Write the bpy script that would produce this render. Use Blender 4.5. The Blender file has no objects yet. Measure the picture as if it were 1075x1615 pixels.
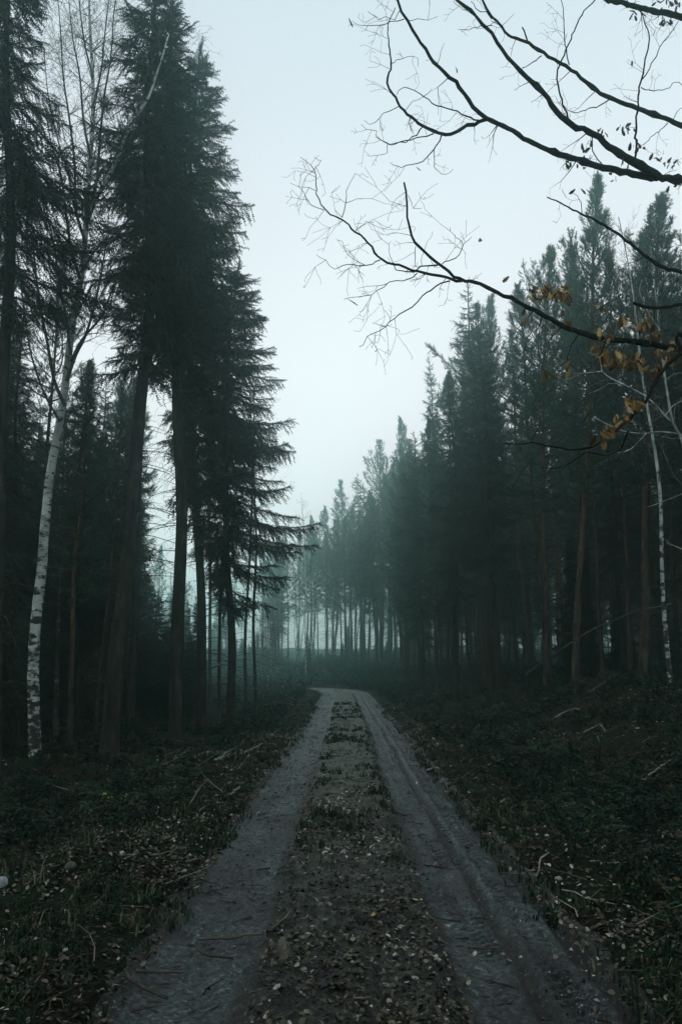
import bpy, math, random
import numpy as np
R = math.radians
C = bpy.context.scene.collection
sc = bpy.context.scene

# ------------------------------------------------------------------ camera
FPX, W, H, CAMZ, PITCH = 1256.0, 1075.0, 1615.0, 1.65, R(10.9)
cam_d = bpy.data.cameras.new('camera')
cam = bpy.data.objects.new('camera', cam_d); C.objects.link(cam)
cam_d.sensor_fit = 'VERTICAL'; cam_d.sensor_height = 36.0; cam_d.lens = 36.0 * FPX / H
cam_d.clip_start = 0.05; cam_d.clip_end = 2000
cam.location = (0, 0, CAMZ); cam.rotation_euler = (R(90) + PITCH, 0, 0)
sc.camera = cam

# ------------------------------------------------------------------ overcast sky
SUN_EL, SUN_ROT = R(62), R(200)
world = bpy.data.worlds.new('World'); sc.world = world; world.use_nodes = True
nt = world.node_tree; nt.nodes.clear()
sky = nt.nodes.new('ShaderNodeTexSky'); sky.sky_type = 'NISHITA'; sky.sun_disc = False
sky.sun_elevation = SUN_EL; sky.sun_rotation = SUN_ROT; sky.air_density = 1.0; sky.dust_density = 4.0; sky.ozone_density = 2.0
tc = nt.nodes.new('ShaderNodeTexCoord'); sep = nt.nodes.new('ShaderNodeSeparateXYZ')
nt.links.new(tc.outputs['Generated'], sep.inputs[0])
ramp = nt.nodes.new('ShaderNodeValToRGB')          # the cloud layer: palest low down, a little bluer higher up
nt.links.new(sep.outputs['Z'], ramp.inputs[0])
el = ramp.color_ramp.elements
el[0].position = 0.0; el[0].color = (1.10, 1.10, 1.12, 1)
el[1].position = 1.0; el[1].color = (0.66, 0.77, 0.86, 1)
e = el.new(0.35); e.color = (0.99, 1.005, 1.045, 1)
e = el.new(0.70); e.color = (0.68, 0.77, 0.84, 1)
sc10 = nt.nodes.new('ShaderNodeVectorMath'); sc10.operation = 'SCALE'; sc10.inputs['Scale'].default_value = 11.2
nt.links.new(ramp.outputs[0], sc10.inputs[0])
mix = nt.nodes.new('ShaderNodeMix'); mix.data_type = 'RGBA'; mix.inputs['Factor'].default_value = 0.93
nt.links.new(sky.outputs[0], mix.inputs[6]); nt.links.new(sc10.outputs[0], mix.inputs[7])
bg = nt.nodes.new('ShaderNodeBackground'); bg.inputs['Strength'].default_value = 0.1
wo = nt.nodes.new('ShaderNodeOutputWorld')
nt.links.new(mix.outputs[2], bg.inputs[0]); nt.links.new(bg.outputs[0], wo.inputs[0])

sl = bpy.data.lights.new('sun', 'SUN'); sl.energy = 0.5; sl.angle = R(30); sl.color = (1.0, 0.99, 0.96)
sun = bpy.data.objects.new('sun', sl); C.objects.link(sun)
sun.rotation_euler = (R(90) - SUN_EL, 0, R(180) - SUN_ROT)
sc.view_settings.view_transform = 'Standard'; sc.view_settings.look = 'None'
sc.view_settings.exposure = 0.0; sc.view_settings.gamma = 1.0
cy = sc.cycles
cy.max_bounces = 4; cy.diffuse_bounces = 2; cy.glossy_bounces = 2; cy.volume_bounces = 3; cy.transparent_max_bounces = 4
cy.use_denoising = True; cy.denoising_prefilter = 'NONE'

# ------------------------------------------------------------------ numpy helpers
def lat(ix, iy, seed):
    n = (ix.astype(np.int64) * 374761393 + iy.astype(np.int64) * 668265263 + seed * 982451653) & 0x7fffffff
    n = ((n ^ (n >> 13)) * 1274126177) & 0x7fffffff
    return ((n ^ (n >> 16)) & 0xffff) / 65535.0
def vnoise(x, y, seed=0):
    x = np.asarray(x, float); y = np.asarray(y, float)
    ix, iy = np.floor(x), np.floor(y); fx, fy = x - ix, y - iy
    fx = fx * fx * (3 - 2 * fx); fy = fy * fy * (3 - 2 * fy)
    a, b = lat(ix, iy, seed), lat(ix + 1, iy, seed); c, d = lat(ix, iy + 1, seed), lat(ix + 1, iy + 1, seed)
    return (a + (b - a) * fx) * (1 - fy) + (c + (d - c) * fx) * fy - 0.5
def fbm(x, y, seed=0, octv=4):
    s = 0; a = 1.0
    for k in range(octv):
        s = s + a * vnoise(np.asarray(x) * 2 ** k + 17.3 * k, np.asarray(y) * 2 ** k - 9.1 * k, seed + k); a *= 0.5
    return s
def sstep(a, b, x):
    t = np.clip((np.asarray(x, float) - a) / (b - a), 0, 1); return t * t * (3 - 2 * t)

class Geo:
    """collects triangles as numpy blocks"""
    def __init__(s): s.v = []; s.f = []; s.m = []; s.t = []; s.n = 0
    def add(s, v, f, mi=0, tone=None):
        v = np.asarray(v, np.float32).reshape(-1, 3); f = np.asarray(f, np.int32).reshape(-1, 3)
        s.v.append(v); s.f.append(f + s.n); s.m.append(np.full(len(f), mi, np.int32))
        s.t.append(np.full(len(v), 0.5, np.float32) if tone is None else np.asarray(tone, np.float32)); s.n += len(v)
    def arrays(s):
        return np.concatenate(s.v), np.concatenate(s.f), np.concatenate(s.m), np.concatenate(s.t)
    def mesh(s, name, mats, smooth=False):
        v, f, m, t = s.arrays()
        return mk_mesh(name, v, f, mats, m, smooth, {'tone': t})
def mk_mesh(name, v, f, mats, mi=None, smooth=False, attrs=None):
    me = bpy.data.meshes.new(name); k = f.shape[1]
    me.vertices.add(len(v)); me.vertices.foreach_set('co', np.ascontiguousarray(v, np.float32).ravel())
    me.loops.add(f.size); me.loops.foreach_set('vertex_index', np.ascontiguousarray(f, np.int32).ravel())
    me.polygons.add(len(f)); me.polygons.foreach_set('loop_start', np.arange(0, f.size, k, dtype=np.int32))
    if mi is not None: me.polygons.foreach_set('material_index', np.asarray(mi, np.int32))
    me.polygons.foreach_set('use_smooth', np.full(len(f), smooth))
    for m in mats: me.materials.append(m)
    for n, a in (attrs or {}).items():
        at_ = me.attributes.new(n, 'FLOAT', 'POINT'); at_.data.foreach_set('value', np.asarray(a, np.float32))
    me.update(); me.validate(); return me
def norm(a): return a / np.maximum(np.linalg.norm(a, axis=-1, keepdims=True), 1e-9)
def frames(d):
    ref = np.where(np.abs(d[:, 2:3]) < 0.9, np.array([[0, 0, 1.0]]), np.array([[1.0, 0, 0]]))
    u = norm(np.cross(d, ref)); return u, np.cross(d, u)
def sticks(g, p0, p1, r0, r1, sides=3, mi=0, tone=None):
    """many straight tapered segments at once"""
    p0 = np.asarray(p0, float).reshape(-1, 3); p1 = np.asarray(p1, float).reshape(-1, 3); n = len(p0)
    if n == 0: return
    r0 = np.broadcast_to(np.asarray(r0, float), (n,)); r1 = np.broadcast_to(np.asarray(r1, float), (n,))
    u, w = frames(norm(p1 - p0)); V = []
    for k in range(sides):
        a = 2 * math.pi * k / sides; o = u * math.cos(a) + w * math.sin(a)
        V.append(p0 + o * r0[:, None]); V.append(p1 + o * r1[:, None])
    V = np.stack(V, 1); F = []
    for k in range(sides):
        a, b, c, d = 2 * k, 2 * k + 1, 2 * ((k + 1) % sides), 2 * ((k + 1) % sides) + 1
        F += [[a, c, b], [b, c, d]]
    for k in range(1, sides - 1): F.append([1, 2 * k + 1, 2 * k + 3])
    F = np.array(F)[None] + (np.arange(n) * 2 * sides)[:, None, None]
    tn = None if tone is None else np.repeat(np.asarray(tone), 2 * sides)
    g.add(V.reshape(-1, 3), F.reshape(-1, 3), mi, tn)
def catmull(P, step):
    P = np.asarray(P, float); Q = np.vstack([2 * P[0] - P[1], P, 2 * P[-1] - P[-2]]); out = []
    for i in range(len(P) - 1):
        a, b, c, d = Q[i:i + 4]; n = max(1, int(np.linalg.norm((c - b)[:3]) / step))
        for k in range(n):
            t = k / n
            out.append(0.5 * (2 * b + (c - a) * t + (2 * a - 5 * b + 4 * c - d) * t * t + (3 * b - a - 3 * c + d) * t ** 3))
    out.append(P[-1]); return np.array(out)
def tube(g, path, rad, sides=8, mi=0, rough=0.0, rng=None, cap=True):
    """one continuous bent, tapered limb"""
    P = np.asarray(path, float); n = len(P); rad = np.broadcast_to(np.asarray(rad, float), (n,))
    d = np.zeros_like(P); d[1:-1] = P[2:] - P[:-2]; d[0] = P[1] - P[0]; d[-1] = P[-1] - P[-2]; d = norm(d)
    u = np.zeros_like(P); ref = np.array([1.0, 0, 0]) if abs(d[0, 0]) < 0.8 else np.array([0, 0, 1.0])
    u[0] = norm(ref - d[0] * (ref @ d[0]))
    for i in range(1, n): u[i] = norm(u[i - 1] - d[i] * (u[i - 1] @ d[i]))
    w = np.cross(d, u); a = np.arange(sides) * 2 * math.pi / sides
    rr = rad[:, None] * np.ones((1, sides))
    if rough and rng is not None: rr = rr * (1 + rough * rng.standard_normal((n, sides)))
    V = P[:, None] + (u[:, None] * np.cos(a)[None, :, None] + w[:, None] * np.sin(a)[None, :, None]) * rr[..., None]
    i, k = np.meshgrid(np.arange(n - 1), np.arange(sides), indexing='ij'); k2 = (k + 1) % sides
    A, B, Cc, D = i * sides + k, i * sides + k2, (i + 1) * sides + k, (i + 1) * sides + k2
    F = np.concatenate([np.stack([A, B, D], -1).reshape(-1, 3), np.stack([A, D, Cc], -1).reshape(-1, 3)])
    V = V.reshape(-1, 3)
    if cap:
        V = np.vstack([V, P[-1] + d[-1] * rad[-1] * 0.5]); t = n * sides; b = (n - 1) * sides
        F = np.vstack([F, [[b + q, b + (q + 1) % sides, t] for q in range(sides)]])
    g.add(V, F, mi)

# ------------------------------------------------------------------ terrain
def road_x(y):
    y = np.asarray(y, float)
    return 0.12 * sstep(8, 24, y) - 0.0085 * np.clip(y - 45, 0, 40) ** 2 - 0.68 * np.clip(y - 85, 0, 200)
def crest(y): return 0.03 * sstep(36, 50, y) - 0.22 * sstep(53, 70, y) * (1 - sstep(85, 115, y))
def terrain(x, y):
    x = np.asarray(x, float); y = np.asarray(y, float); cx = road_x(y)
    ur = x - (cx + 1.42); ul = (cx - 1.10) - x
    far = 1 - 0.5 * sstep(50, 90, y)
    hr = 0.07 * np.exp(-((ur - 0.55) / 0.4) ** 2) - 0.22 * sstep(0.7, 1.7, ur) + far * 1.45 * sstep(2.0, 7.5, ur) + 0.015 * np.clip(ur - 7, 0, 60)
    hl = 0.06 * np.exp(-((ul - 0.5) / 0.4) ** 2) - 0.30 * sstep(0.9, 3.0, ul) + 0.35 * sstep(4, 14, ul)
    off = sstep(0.0, 1.2, np.maximum(ur, ul))
    h_far = 1.1 * sstep(60, 130, y) + 2.5 * sstep(135, 230, y) * (1 + 1.2 * fbm(x * 0.03, y * 0.03, 150, 4)) + 1.2 * sstep(70, 120, y) * fbm(x * 0.12, y * 0.12, 151, 3)
    bumps = fbm(x * 0.55, y * 0.55, 3, 3) * 0.30 + fbm(x * 2.1, y * 2.1, 9, 3) * 0.12
    h = h_far * np.where(off > 0, off, 0) + np.where(ur > 0, hr, np.where(ul > 0, hl, 0)) + bumps * off + 0.02 * fbm(x * 5, y * 5, 21, 2)
    inroad = sstep(-0.17, 0.06, -np.maximum(ur, ul) + 0.10 * vnoise(x * 3, y * 1.5, 44) + 0.06 * vnoise(x * 9, y * 6, 45))
    return h + 0.01 - 0.16 * inroad + crest(y)
def ray(px, py):
    u = px - W / 2; v = H / 2 - py
    return np.array([u, FPX * math.cos(PITCH) - v * math.sin(PITCH), FPX * math.sin(PITCH) + v * math.cos(PITCH)])
def at(px, py, Y):
    d = ray(px, py); return np.array([0, 0, CAMZ]) + d * (Y / d[1])
def onground(px, py, lift=0.0):
    d = ray(px, py); d = d / d[1]; o = np.array([0, 0, CAMZ]); Y = np.arange(2.5, 120, 0.05)
    P = o + d * Y[:, None]; hh = terrain(P[:, 0], P[:, 1]); k = np.argmax(P[:, 2] < hh)
    if P[k, 2] >= hh[k]: k = len(Y) - 1
    return np.array([P[k, 0], P[k, 1], hh[k] + lift])

# ------------------------------------------------------------------ materials
def new_mat(name, rough=0.8, spec=0.3):
    m = bpy.data.materials.new(name); m.use_nodes = True; b = m.node_tree.nodes['Principled BSDF']
    b.inputs['Roughness'].default_value = rough; b.inputs['Specular IOR Level'].default_value = spec
    return m, m.node_tree, b
def noise(t, scale, detail=5, src='Object', rough=0.6, vec=None, stretch=None):
    n = t.nodes.new('ShaderNodeTexNoise'); n.inputs['Scale'].default_value = scale
    n.inputs['Detail'].default_value = detail; n.inputs['Roughness'].default_value = rough
    c = t.nodes.new('ShaderNodeTexCoord')
    if stretch:
        mp = t.nodes.new('ShaderNodeMapping'); mp.inputs['Scale'].default_value = stretch
        t.links.new(c.outputs[src], mp.inputs[0]); t.links.new(mp.outputs[0], n.inputs[0])
    else: t.links.new(c.outputs[src], n.inputs[0])
    return n
def cramp(t, src, stops):
    r = t.nodes.new('ShaderNodeValToRGB'); e = r.color_ramp.elements
    e[0].position, e[0].color = stops[0][0], (*stops[0][1], 1); e[1].position, e[1].color = stops[-1][0], (*stops[-1][1], 1)
    for p, c in stops[1:-1]:
        q = e.new(p); q.color = (*c, 1)
    t.links.new(src, r.inputs[0]); return r.outputs[0]
def bump(t, b, src, strength, dist=0.02):
    n = t.nodes.new('ShaderNodeBump'); n.inputs['Strength'].default_value = strength; n.inputs['Distance'].default_value = dist
    t.links.new(src, n.inputs['Height']); t.links.new(n.outputs[0], b.inputs['Normal']); return n
def mixc(t, fac, a, b_):
    n = t.nodes.new('ShaderNodeMix'); n.data_type = 'RGBA'
    for k, s in ((0, fac), (6, a), (7, b_)):
        if isinstance(s, (tuple, float, int)): n.inputs[k].default_value = (*s, 1) if isinstance(s, tuple) else s
        else: t.links.new(s, n.inputs[k])
    return n.outputs[2]
def math_(t, op, a, b_=None):
    n = t.nodes.new('ShaderNodeMath'); n.operation = op
    for k, s in ((0, a), (1, b_)):
        if s is None: continue
        if isinstance(s, (float, int)): n.inputs[k].default_value = s
        else: t.links.new(s, n.inputs[k])
    return n.outputs[0]
def attr(t, name):
    a = t.nodes.new('ShaderNodeAttribute'); a.attribute_name = name; return a.outputs['Fac']

def bark(name, stops, scale=6, st=(1, 1, 0.25), bs=0.8, dist=0.03):
    m, t, b = new_mat(name, 0.95, 0.05)
    n = noise(t, scale, 8, stretch=st); n2 = noise(t, 1.3, 3)
    c = cramp(t, n.outputs['Fac'], stops)
    g2 = cramp(t, n2.outputs['Fac'], [(0.45, (0.0, 0, 0)), (0.62, (1, 1, 1))])
    c = mixc(t, g2, c, mixc(t, 0.4, c, (0.015, 0.024, 0.013)))
    t.links.new(c, b.inputs['Base Color']); bump(t, b, n.outputs['Fac'], bs, dist); return m
M = {}
M['spruce_bark'] = bark('spruce_bark', [(0.35, (0.010, 0.009, 0.008)), (0.55, (0.030, 0.028, 0.023)), (0.72, (0.07, 0.067, 0.055))], 9, (1, 1, 0.35))
M['dead_wood'] = bark('dead_wood', [(0.3, (0.02, 0.018, 0.015)), (0.7, (0.07, 0.065, 0.055))], 12)
M['oak_bark'] = bark('oak_bark', [(0.3, (0.004, 0.004, 0.0035)), (0.6, (0.011, 0.010, 0.009)), (0.8, (0.03, 0.03, 0.026))], 25, (1, 1, 1), 0.6, 0.01)
M['grey_wood'] = bark('grey_wood', [(0.3, (0.08, 0.085, 0.075)), (0.7, (0.30, 0.31, 0.28))], 14, (1, 1, 1), 0.3, 0.01)
M['brown_wood'] = bark('brown_wood', [(0.3, (0.03, 0.028, 0.022)), (0.7, (0.13, 0.12, 0.09))], 14, (1, 1, 1), 0.3, 0.01)
M['lichen_twig'] = bark('lichen_twig', [(0.35, (0.10, 0.11, 0.10)), (0.6, (0.40, 0.44, 0.42))], 8, (1, 1, 1), 0.2, 0.005)
# pine bark: grey-brown plates low down, orange flakes high up
m, t, b = new_mat('pine_bark', 0.95, 0.05); n = noise(t, 7, 8, stretch=(1, 1, 0.3))
lo = cramp(t, n.outputs['Fac'], [(0.35, (0.015, 0.014, 0.012)), (0.7, (0.09, 0.075, 0.06))])
hi = cramp(t, n.outputs['Fac'], [(0.35, (0.035, 0.024, 0.015)), (0.7, (0.13, 0.085, 0.050))])
cc = t.nodes.new('ShaderNodeTexCoord'); sp = t.nodes.new('ShaderNodeSeparateXYZ'); t.links.new(cc.outputs['Object'], sp.inputs[0])
zz = math_(t, 'ADD', sp.outputs['Z'], math_(t, 'MULTIPLY', n.outputs['Fac'], 5.0))
mr = t.nodes.new('ShaderNodeMapRange'); mr.inputs[1].default_value = 5.5; mr.inputs[2].default_value = 11.0; t.links.new(zz, mr.inputs[0])
t.links.new(mixc(t, mr.outputs[0], lo, hi), b.inputs['Base Color']); bump(t, b, n.outputs['Fac'], 0.8, 0.03); M['pine_bark'] = m
# birch bark: white skin, dark lenticels and rough black patches, thicker low down
m, t, b = new_mat('birch_bark', 0.75, 0.2)
n = noise(t, 5, 6, stretch=(1, 1, 2.2)); n2 = noise(t, 16, 5, stretch=(0.6, 0.6, 3.0)); n3 = noise(t, 2.2, 4)
cc = t.nodes.new('ShaderNodeTexCoord'); sp = t.nodes.new('ShaderNodeSeparateXYZ'); t.links.new(cc.outputs['Object'], sp.inputs[0])
mr = t.nodes.new('ShaderNodeMapRange'); mr.inputs[1].default_value = 0.0; mr.inputs[2].default_value = 6.0
mr.inputs[3].default_value = 0.11; mr.inputs[4].default_value = -0.03; t.links.new(sp.outputs['Z'], mr.inputs[0])
f1 = cramp(t, math_(t, 'ADD', n.outputs['Fac'], mr.outputs[0]), [(0.53, (0, 0, 0)), (0.58, (1, 1, 1))])
f2 = cramp(t, n2.outputs['Fac'], [(0.60, (0, 0, 0)), (0.66, (0.9, 0.9, 0.9))])
base = cramp(t, n3.outputs['Fac'], [(0.35, (0.20, 0.25, 0.22)), (0.65, (0.50, 0.55, 0.52))])
c = mixc(t, f1, base, (0.022, 0.022, 0.02)); c = mixc(t, f2, c, (0.05, 0.05, 0.045))
t.links.new(c, b.inputs['Base Color']); bump(t, b, n.outputs['Fac'], 0.4, 0.01); M['birch_bark'] = m
m, t, b = new_mat('birch_twig', 0.7, 0.2); n = noise(t, 3, 3)
t.links.new(cramp(t, n.outputs['Fac'], [(0.4, (0.025, 0.02, 0.02)), (0.65, (0.07, 0.06, 0.055))]), b.inputs['Base Color']); M['birch_twig'] = m

def needle_mat(name, c0, c1, c2):
    m, t, b = new_mat(name, 0.7, 0.12); n = noise(t, 0.9, 4)
    oi = t.nodes.new('ShaderNodeObjectInfo')
    v = math_(t, 'ADD', math_(t, 'MULTIPLY', n.outputs['Fac'], 0.6), math_(t, 'MULTIPLY', attr(t, 'tone'), 0.4))
    v = math_(t, 'ADD', v, math_(t, 'MULTIPLY', math_(t, 'SUBTRACT', oi.outputs['Random'], 0.5), 0.22))
    t.links.new(cramp(t, v, [(0.3, c0), (0.5, c1), (0.72, c2)]), b.inputs['Base Color']); return m
M['spruce_needles'] = needle_mat('spruce_needles', (0.005, 0.014, 0.010), (0.010, 0.027, 0.018), (0.028, 0.060, 0.036))
M['pine_needles'] = needle_mat('pine_needles', (0.014, 0.042, 0.029), (0.032, 0.092, 0.060), (0.068, 0.170, 0.105))

def tone_mat(name, stops, rough=0.75, spec=0.08):
    m, t, b = new_mat(name, rough, spec)
    t.links.new(cramp(t, attr(t, 'tone'), stops), b.inputs['Base Color']); return m
M['litter'] = tone_mat('litter', [(0.0, (0.007, 0.008, 0.006)), (0.30, (0.022, 0.022, 0.015)), (0.52, (0.074, 0.070, 0.048)), (0.62, (0.070, 0.050, 0.026)), (0.76, (0.17, 0.165, 0.125)), (1.0, (0.40, 0.40, 0.35))], 0.6, 0.2)
M['grass'] = tone_mat('grass', [(0.0, (0.005, 0.011, 0.006)), (0.5, (0.012, 0.025, 0.014)), (0.8, (0.03, 0.048, 0.026)), (1.0, (0.12, 0.11, 0.06))])
M['shrub'] = tone_mat('shrub', [(0.0, (0.003, 0.008, 0.005)), (0.5, (0.007, 0.018, 0.011)), (0.9, (0.022, 0.045, 0.024)), (1.0, (0.09, 0.07, 0.03))], 0.7, 0.1)
M['dry_grass'] = tone_mat('dry_grass', [(0.0, (0.025, 0.026, 0.018)), (0.6, (0.060, 0.060, 0.040)), (1.0, (0.15, 0.14, 0.10))])
M['fern'] = tone_mat('fern', [(0.0, (0.006, 0.016, 0.010)), (0.6, (0.016, 0.038, 0.022)), (0.9, (0.04, 0.075, 0.042)), (1.0, (0.10, 0.08, 0.04))])
M['gravel'] = tone_mat('gravel', [(0.0, (0.012, 0.015, 0.014)), (0.5, (0.07, 0.085, 0.083)), (0.85, (0.22, 0.24, 0.24)), (1.0, (0.45, 0.47, 0.46))], 0.6, 0.3)
M['oak_leaf'] = tone_mat('oak_leaf', [(0.0, (0.05, 0.030, 0.012)), (0.5, (0.17, 0.100, 0.034)), (1.0, (0.40, 0.28, 0.12))], 0.6)
M['oak_leaf_dark'] = tone_mat('oak_leaf_dark', [(0.0, (0.02, 0.014, 0.010)), (1.0, (0.07, 0.045, 0.03))], 0.6)
M['yellow_leaf'] = tone_mat('yellow_leaf', [(0.0, (0.10, 0.11, 0.02)), (1.0, (0.34, 0.32, 0.06))], 0.6)
M['twig_litter'] = tone_mat('twig_litter', [(0.0, (0.012, 0.011, 0.009)), (0.6, (0.05, 0.042, 0.032)), (0.9, (0.13, 0.12, 0.09)), (1.0, (0.26, 0.26, 0.21))])
# stone
m, t, b = new_mat('stone', 0.8, 0.3); n = noise(t, 9, 8)
t.links.new(cramp(t, n.outputs['Fac'], [(0.35, (0.10, 0.12, 0.12)), (0.6, (0.30, 0.33, 0.33))]), b.inputs['Base Color']); bump(t, b, n.outputs['Fac'], 0.5, 0.01); M['pale_stone'] = m
m, t, b = new_mat('mossy_stone', 0.85, 0.2); n = noise(t, 9, 8)
t.links.new(cramp(t, n.outputs['Fac'], [(0.42, (0.04, 0.06, 0.03)), (0.56, (0.07, 0.08, 0.075)), (0.75, (0.15, 0.17, 0.165))]), b.inputs['Base Color']); bump(t, b, n.outputs['Fac'], 0.5, 0.01); M['mossy_stone'] = m
# forest floor
m, t, b = new_mat('forest_floor', 0.95, 0.04)
n = noise(t, 1.1, 6); n2 = noise(t, 14, 8, rough=0.7); n3 = noise(t, 55, 4)
def leafy_mosaic(t, scale, soil):
    """flattened old leaves pressed into the soil"""
    vr = t.nodes.new('ShaderNodeTexVoronoi'); vr.inputs['Scale'].default_value = scale; c_ = t.nodes.new('ShaderNodeTexCoord')
    wn = noise(t, scale * 0.4, 3); ad_ = t.nodes.new('ShaderNodeVectorMath'); ad_.operation = 'ADD'; sc_ = t.nodes.new('ShaderNodeVectorMath'); sc_.operation = 'SCALE'; sc_.inputs['Scale'].default_value = 1.6 / scale
    t.links.new(wn.outputs['Color'], sc_.inputs[0]); t.links.new(c_.outputs['Object'], ad_.inputs[0]); t.links.new(sc_.outputs[0], ad_.inputs[1]); t.links.new(ad_.outputs[0], vr.inputs['Vector'])
    sp_ = t.nodes.new('ShaderNodeSeparateColor'); t.links.new(vr.outputs['Color'], sp_.inputs[0])
    lc = cramp(t, sp_.outputs[0], [(0.0, (0.012, 0.009, 0.006)), (0.5, (0.030, 0.027, 0.018)), (0.8, (0.085, 0.074, 0.050)), (1.0, (0.20, 0.19, 0.145))])
    mk = math_(t, 'MULTIPLY', cramp(t, vr.outputs['Distance'], [(0.30, (1, 1, 1)), (0.42, (0, 0, 0))]), math_(t, 'GREATER_THAN', sp_.outputs[1], 0.35))
    return mixc(t, mk, soil, lc), mk
soil = cramp(t, n2.outputs['Fac'], [(0.35, (0.004, 0.004, 0.003)), (0.52, (0.011, 0.010, 0.008)), (0.62, (0.030, 0.025, 0.018)), (0.75, (0.08, 0.068, 0.050))])
soil, lmk = leafy_mosaic(t, 34, soil)
moss = cramp(t, n3.outputs['Fac'], [(0.35, (0.004, 0.009, 0.006)), (0.7, (0.022, 0.040, 0.020))])
t.links.new(mixc(t, cramp(t, n.outputs['Fac'], [(0.42, (0, 0, 0)), (0.58, (1, 1, 1))]), soil, moss), b.inputs['Base Color'])
ad = math_(t, 'ADD', n2.outputs['Fac'], math_(t, 'MULTIPLY', n3.outputs['Fac'], 0.4)); bump(t, b, ad, 1.0, 0.06); M['floor'] = m
# dirt track: grey packed gravel in the wheel tracks, moss and mud between
m, t, b = new_mat('dirt_track', 0.46, 0.5)
n = noise(t, 26, 10, rough=0.75); n2 = noise(t, 2.2, 6, stretch=(1, 0.35, 1)); n3 = noise(t, 120, 4); n4 = noise(t, 9, 8, rough=0.7)
vor = t.nodes.new('ShaderNodeTexVoronoi'); vor.inputs['Scale'].default_value = 90
cc = t.nodes.new('ShaderNodeTexCoord'); t.links.new(cc.outputs['Object'], vor.inputs['Vector'])
grav = cramp(t, n.outputs['Fac'], [(0.36, (0.007, 0.008, 0.008)), (0.45, (0.027, 0.038, 0.037)), (0.54, (0.076, 0.102, 0.100)), (0.64, (0.24, 0.295, 0.285))])
peb = cramp(t, vor.outputs['Distance'], [(0.10, (1, 1, 1)), (0.22, (0, 0, 0))])
vc = t.nodes.new('ShaderNodeSeparateColor'); t.links.new(vor.outputs['Color'], vc.inputs[0])
pm = math_(t, 'MULTIPLY', peb, math_(t, 'GREATER_THAN', vc.outputs[0], 0.88))
grav = mixc(t, pm, grav, (0.34, 0.35, 0.34))
damp = cramp(t, n2.outputs['Fac'], [(0.38, (0.30, 0.30, 0.30)), (0.62, (1.15, 1.15, 1.15))])
mul = t.nodes.new('ShaderNodeMix'); mul.data_type = 'RGBA'; mul.blend_type = 'MULTIPLY'; mul.inputs[0].default_value = 1.0
t.links.new(grav, mul.inputs[6]); t.links.new(damp, mul.inputs[7])
mud = cramp(t, n4.outputs['Fac'], [(0.35, (0.004, 0.005, 0.004)), (0.55, (0.016, 0.016, 0.012)), (0.75, (0.055, 0.052, 0.040))]); mud, lmk2 = leafy_mosaic(t, 42, mud)
mos = cramp(t, n3.outputs['Fac'], [(0.3, (0.012, 0.022, 0.012)), (0.7, (0.055, 0.080, 0.042))])
mid = mixc(t, attr(t, 'moss'), mud, mos)
trk = math_(t, 'ADD', attr(t, 'trk'), math_(t, 'MULTIPLY', math_(t, 'SUBTRACT', n4.outputs['Fac'], 0.5), 1.1))
trk = cramp(t, trk, [(0.38, (0, 0, 0)), (0.80, (1, 1, 1))])
t.links.new(mixc(t, trk, mid, mul.outputs[2]), b.inputs['Base Color'])
ad = math_(t, 'ADD', n.outputs['Fac'], math_(t, 'MULTIPLY', n3.outputs['Fac'], 0.5)); bump(t, b, ad, 1.0, 0.05)
M['track'] = m

# ------------------------------------------------------------------ object helpers
def tag(o, label=None, cat=None, group=None, kind=None):
    if label: o['label'] = label
    if cat: o['category'] = cat
    if group: o['group'] = group
    if kind: o['kind'] = kind
    return o
def link(name, me, parent=None):
    o = bpy.data.objects.new(name, me); C.objects.link(o)
    if parent is not None: o.parent = parent
    return o
def empty(name, loc, rot=(0, 0, 0), s=1.0):
    o = bpy.data.objects.new(name, None); C.objects.link(o)
    o.location = loc; o.rotation_euler = rot; o.scale = (s, s, s) if not isinstance(s, tuple) else s; return o

# ------------------------------------------------------------------ ground and track
def grid(xs, ys):
    X, Y = np.meshgrid(xs, ys); nx, ny = len(xs), len(ys)
    i, j = np.meshgrid(np.arange(ny - 1), np.arange(nx - 1), indexing='ij'); a = i * nx + j
    return X, Y, np.stack([a, a + 1, a + nx + 1, a + nx], -1).reshape(-1, 4)
xs = np.concatenate([-np.geomspace(7, 160, 110)[::-1], np.linspace(-6.95, 6.95, 330), np.geomspace(7, 160, 110)])
ys = np.concatenate([np.linspace(-30, 1.9, 40), np.linspace(2, 16, 330), np.geomspace(16.1, 280, 300)])
X, Y, F = grid(xs, ys)
Z = terrain(X, Y) + fbm(X * 9, Y * 9, 40, 2) * 0.03
tag(link('ground', mk_mesh('ground', np.stack([X, Y, Z], -1).reshape(-1, 3), F, [M['floor']], smooth=True)), kind='structure')

vs = np.linspace(-1.85, 2.15, 230)
ys = np.concatenate([np.arange(1.5, 12, 0.022), np.geomspace(12, 130, 420)])
X, Y, F = grid(vs, ys)
v = X + 0.05 * vnoise(Y * 0.5, X * 0 + 3, 5) + 0.04 * vnoise(Y * 2, X * 3, 7)
vj = v + 0.10 * fbm(X * 2.2, Y * 1.1, 101, 4); lt = sstep(-1.17, -0.98, vj) * (1 - sstep(-0.60, -0.42, vj)); rt = sstep(0.54, 0.72, vj) * (1 - sstep(1.32, 1.46, v + 0.03 * fbm(X * 6, Y * 2, 103, 3)))
z = 0.012 * fbm(X * 6, Y * 6, 50, 3)
z += -0.045 * sstep(-1.15, -0.95, v) * (1 - sstep(-0.6, -0.38, v))
z += -0.05 * sstep(0.5, 0.72, v) * (1 - sstep(1.3, 1.5, v))
gw = 0.035 + 0.012 * vnoise(Y * 1.3, Y * 0, 12)
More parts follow.
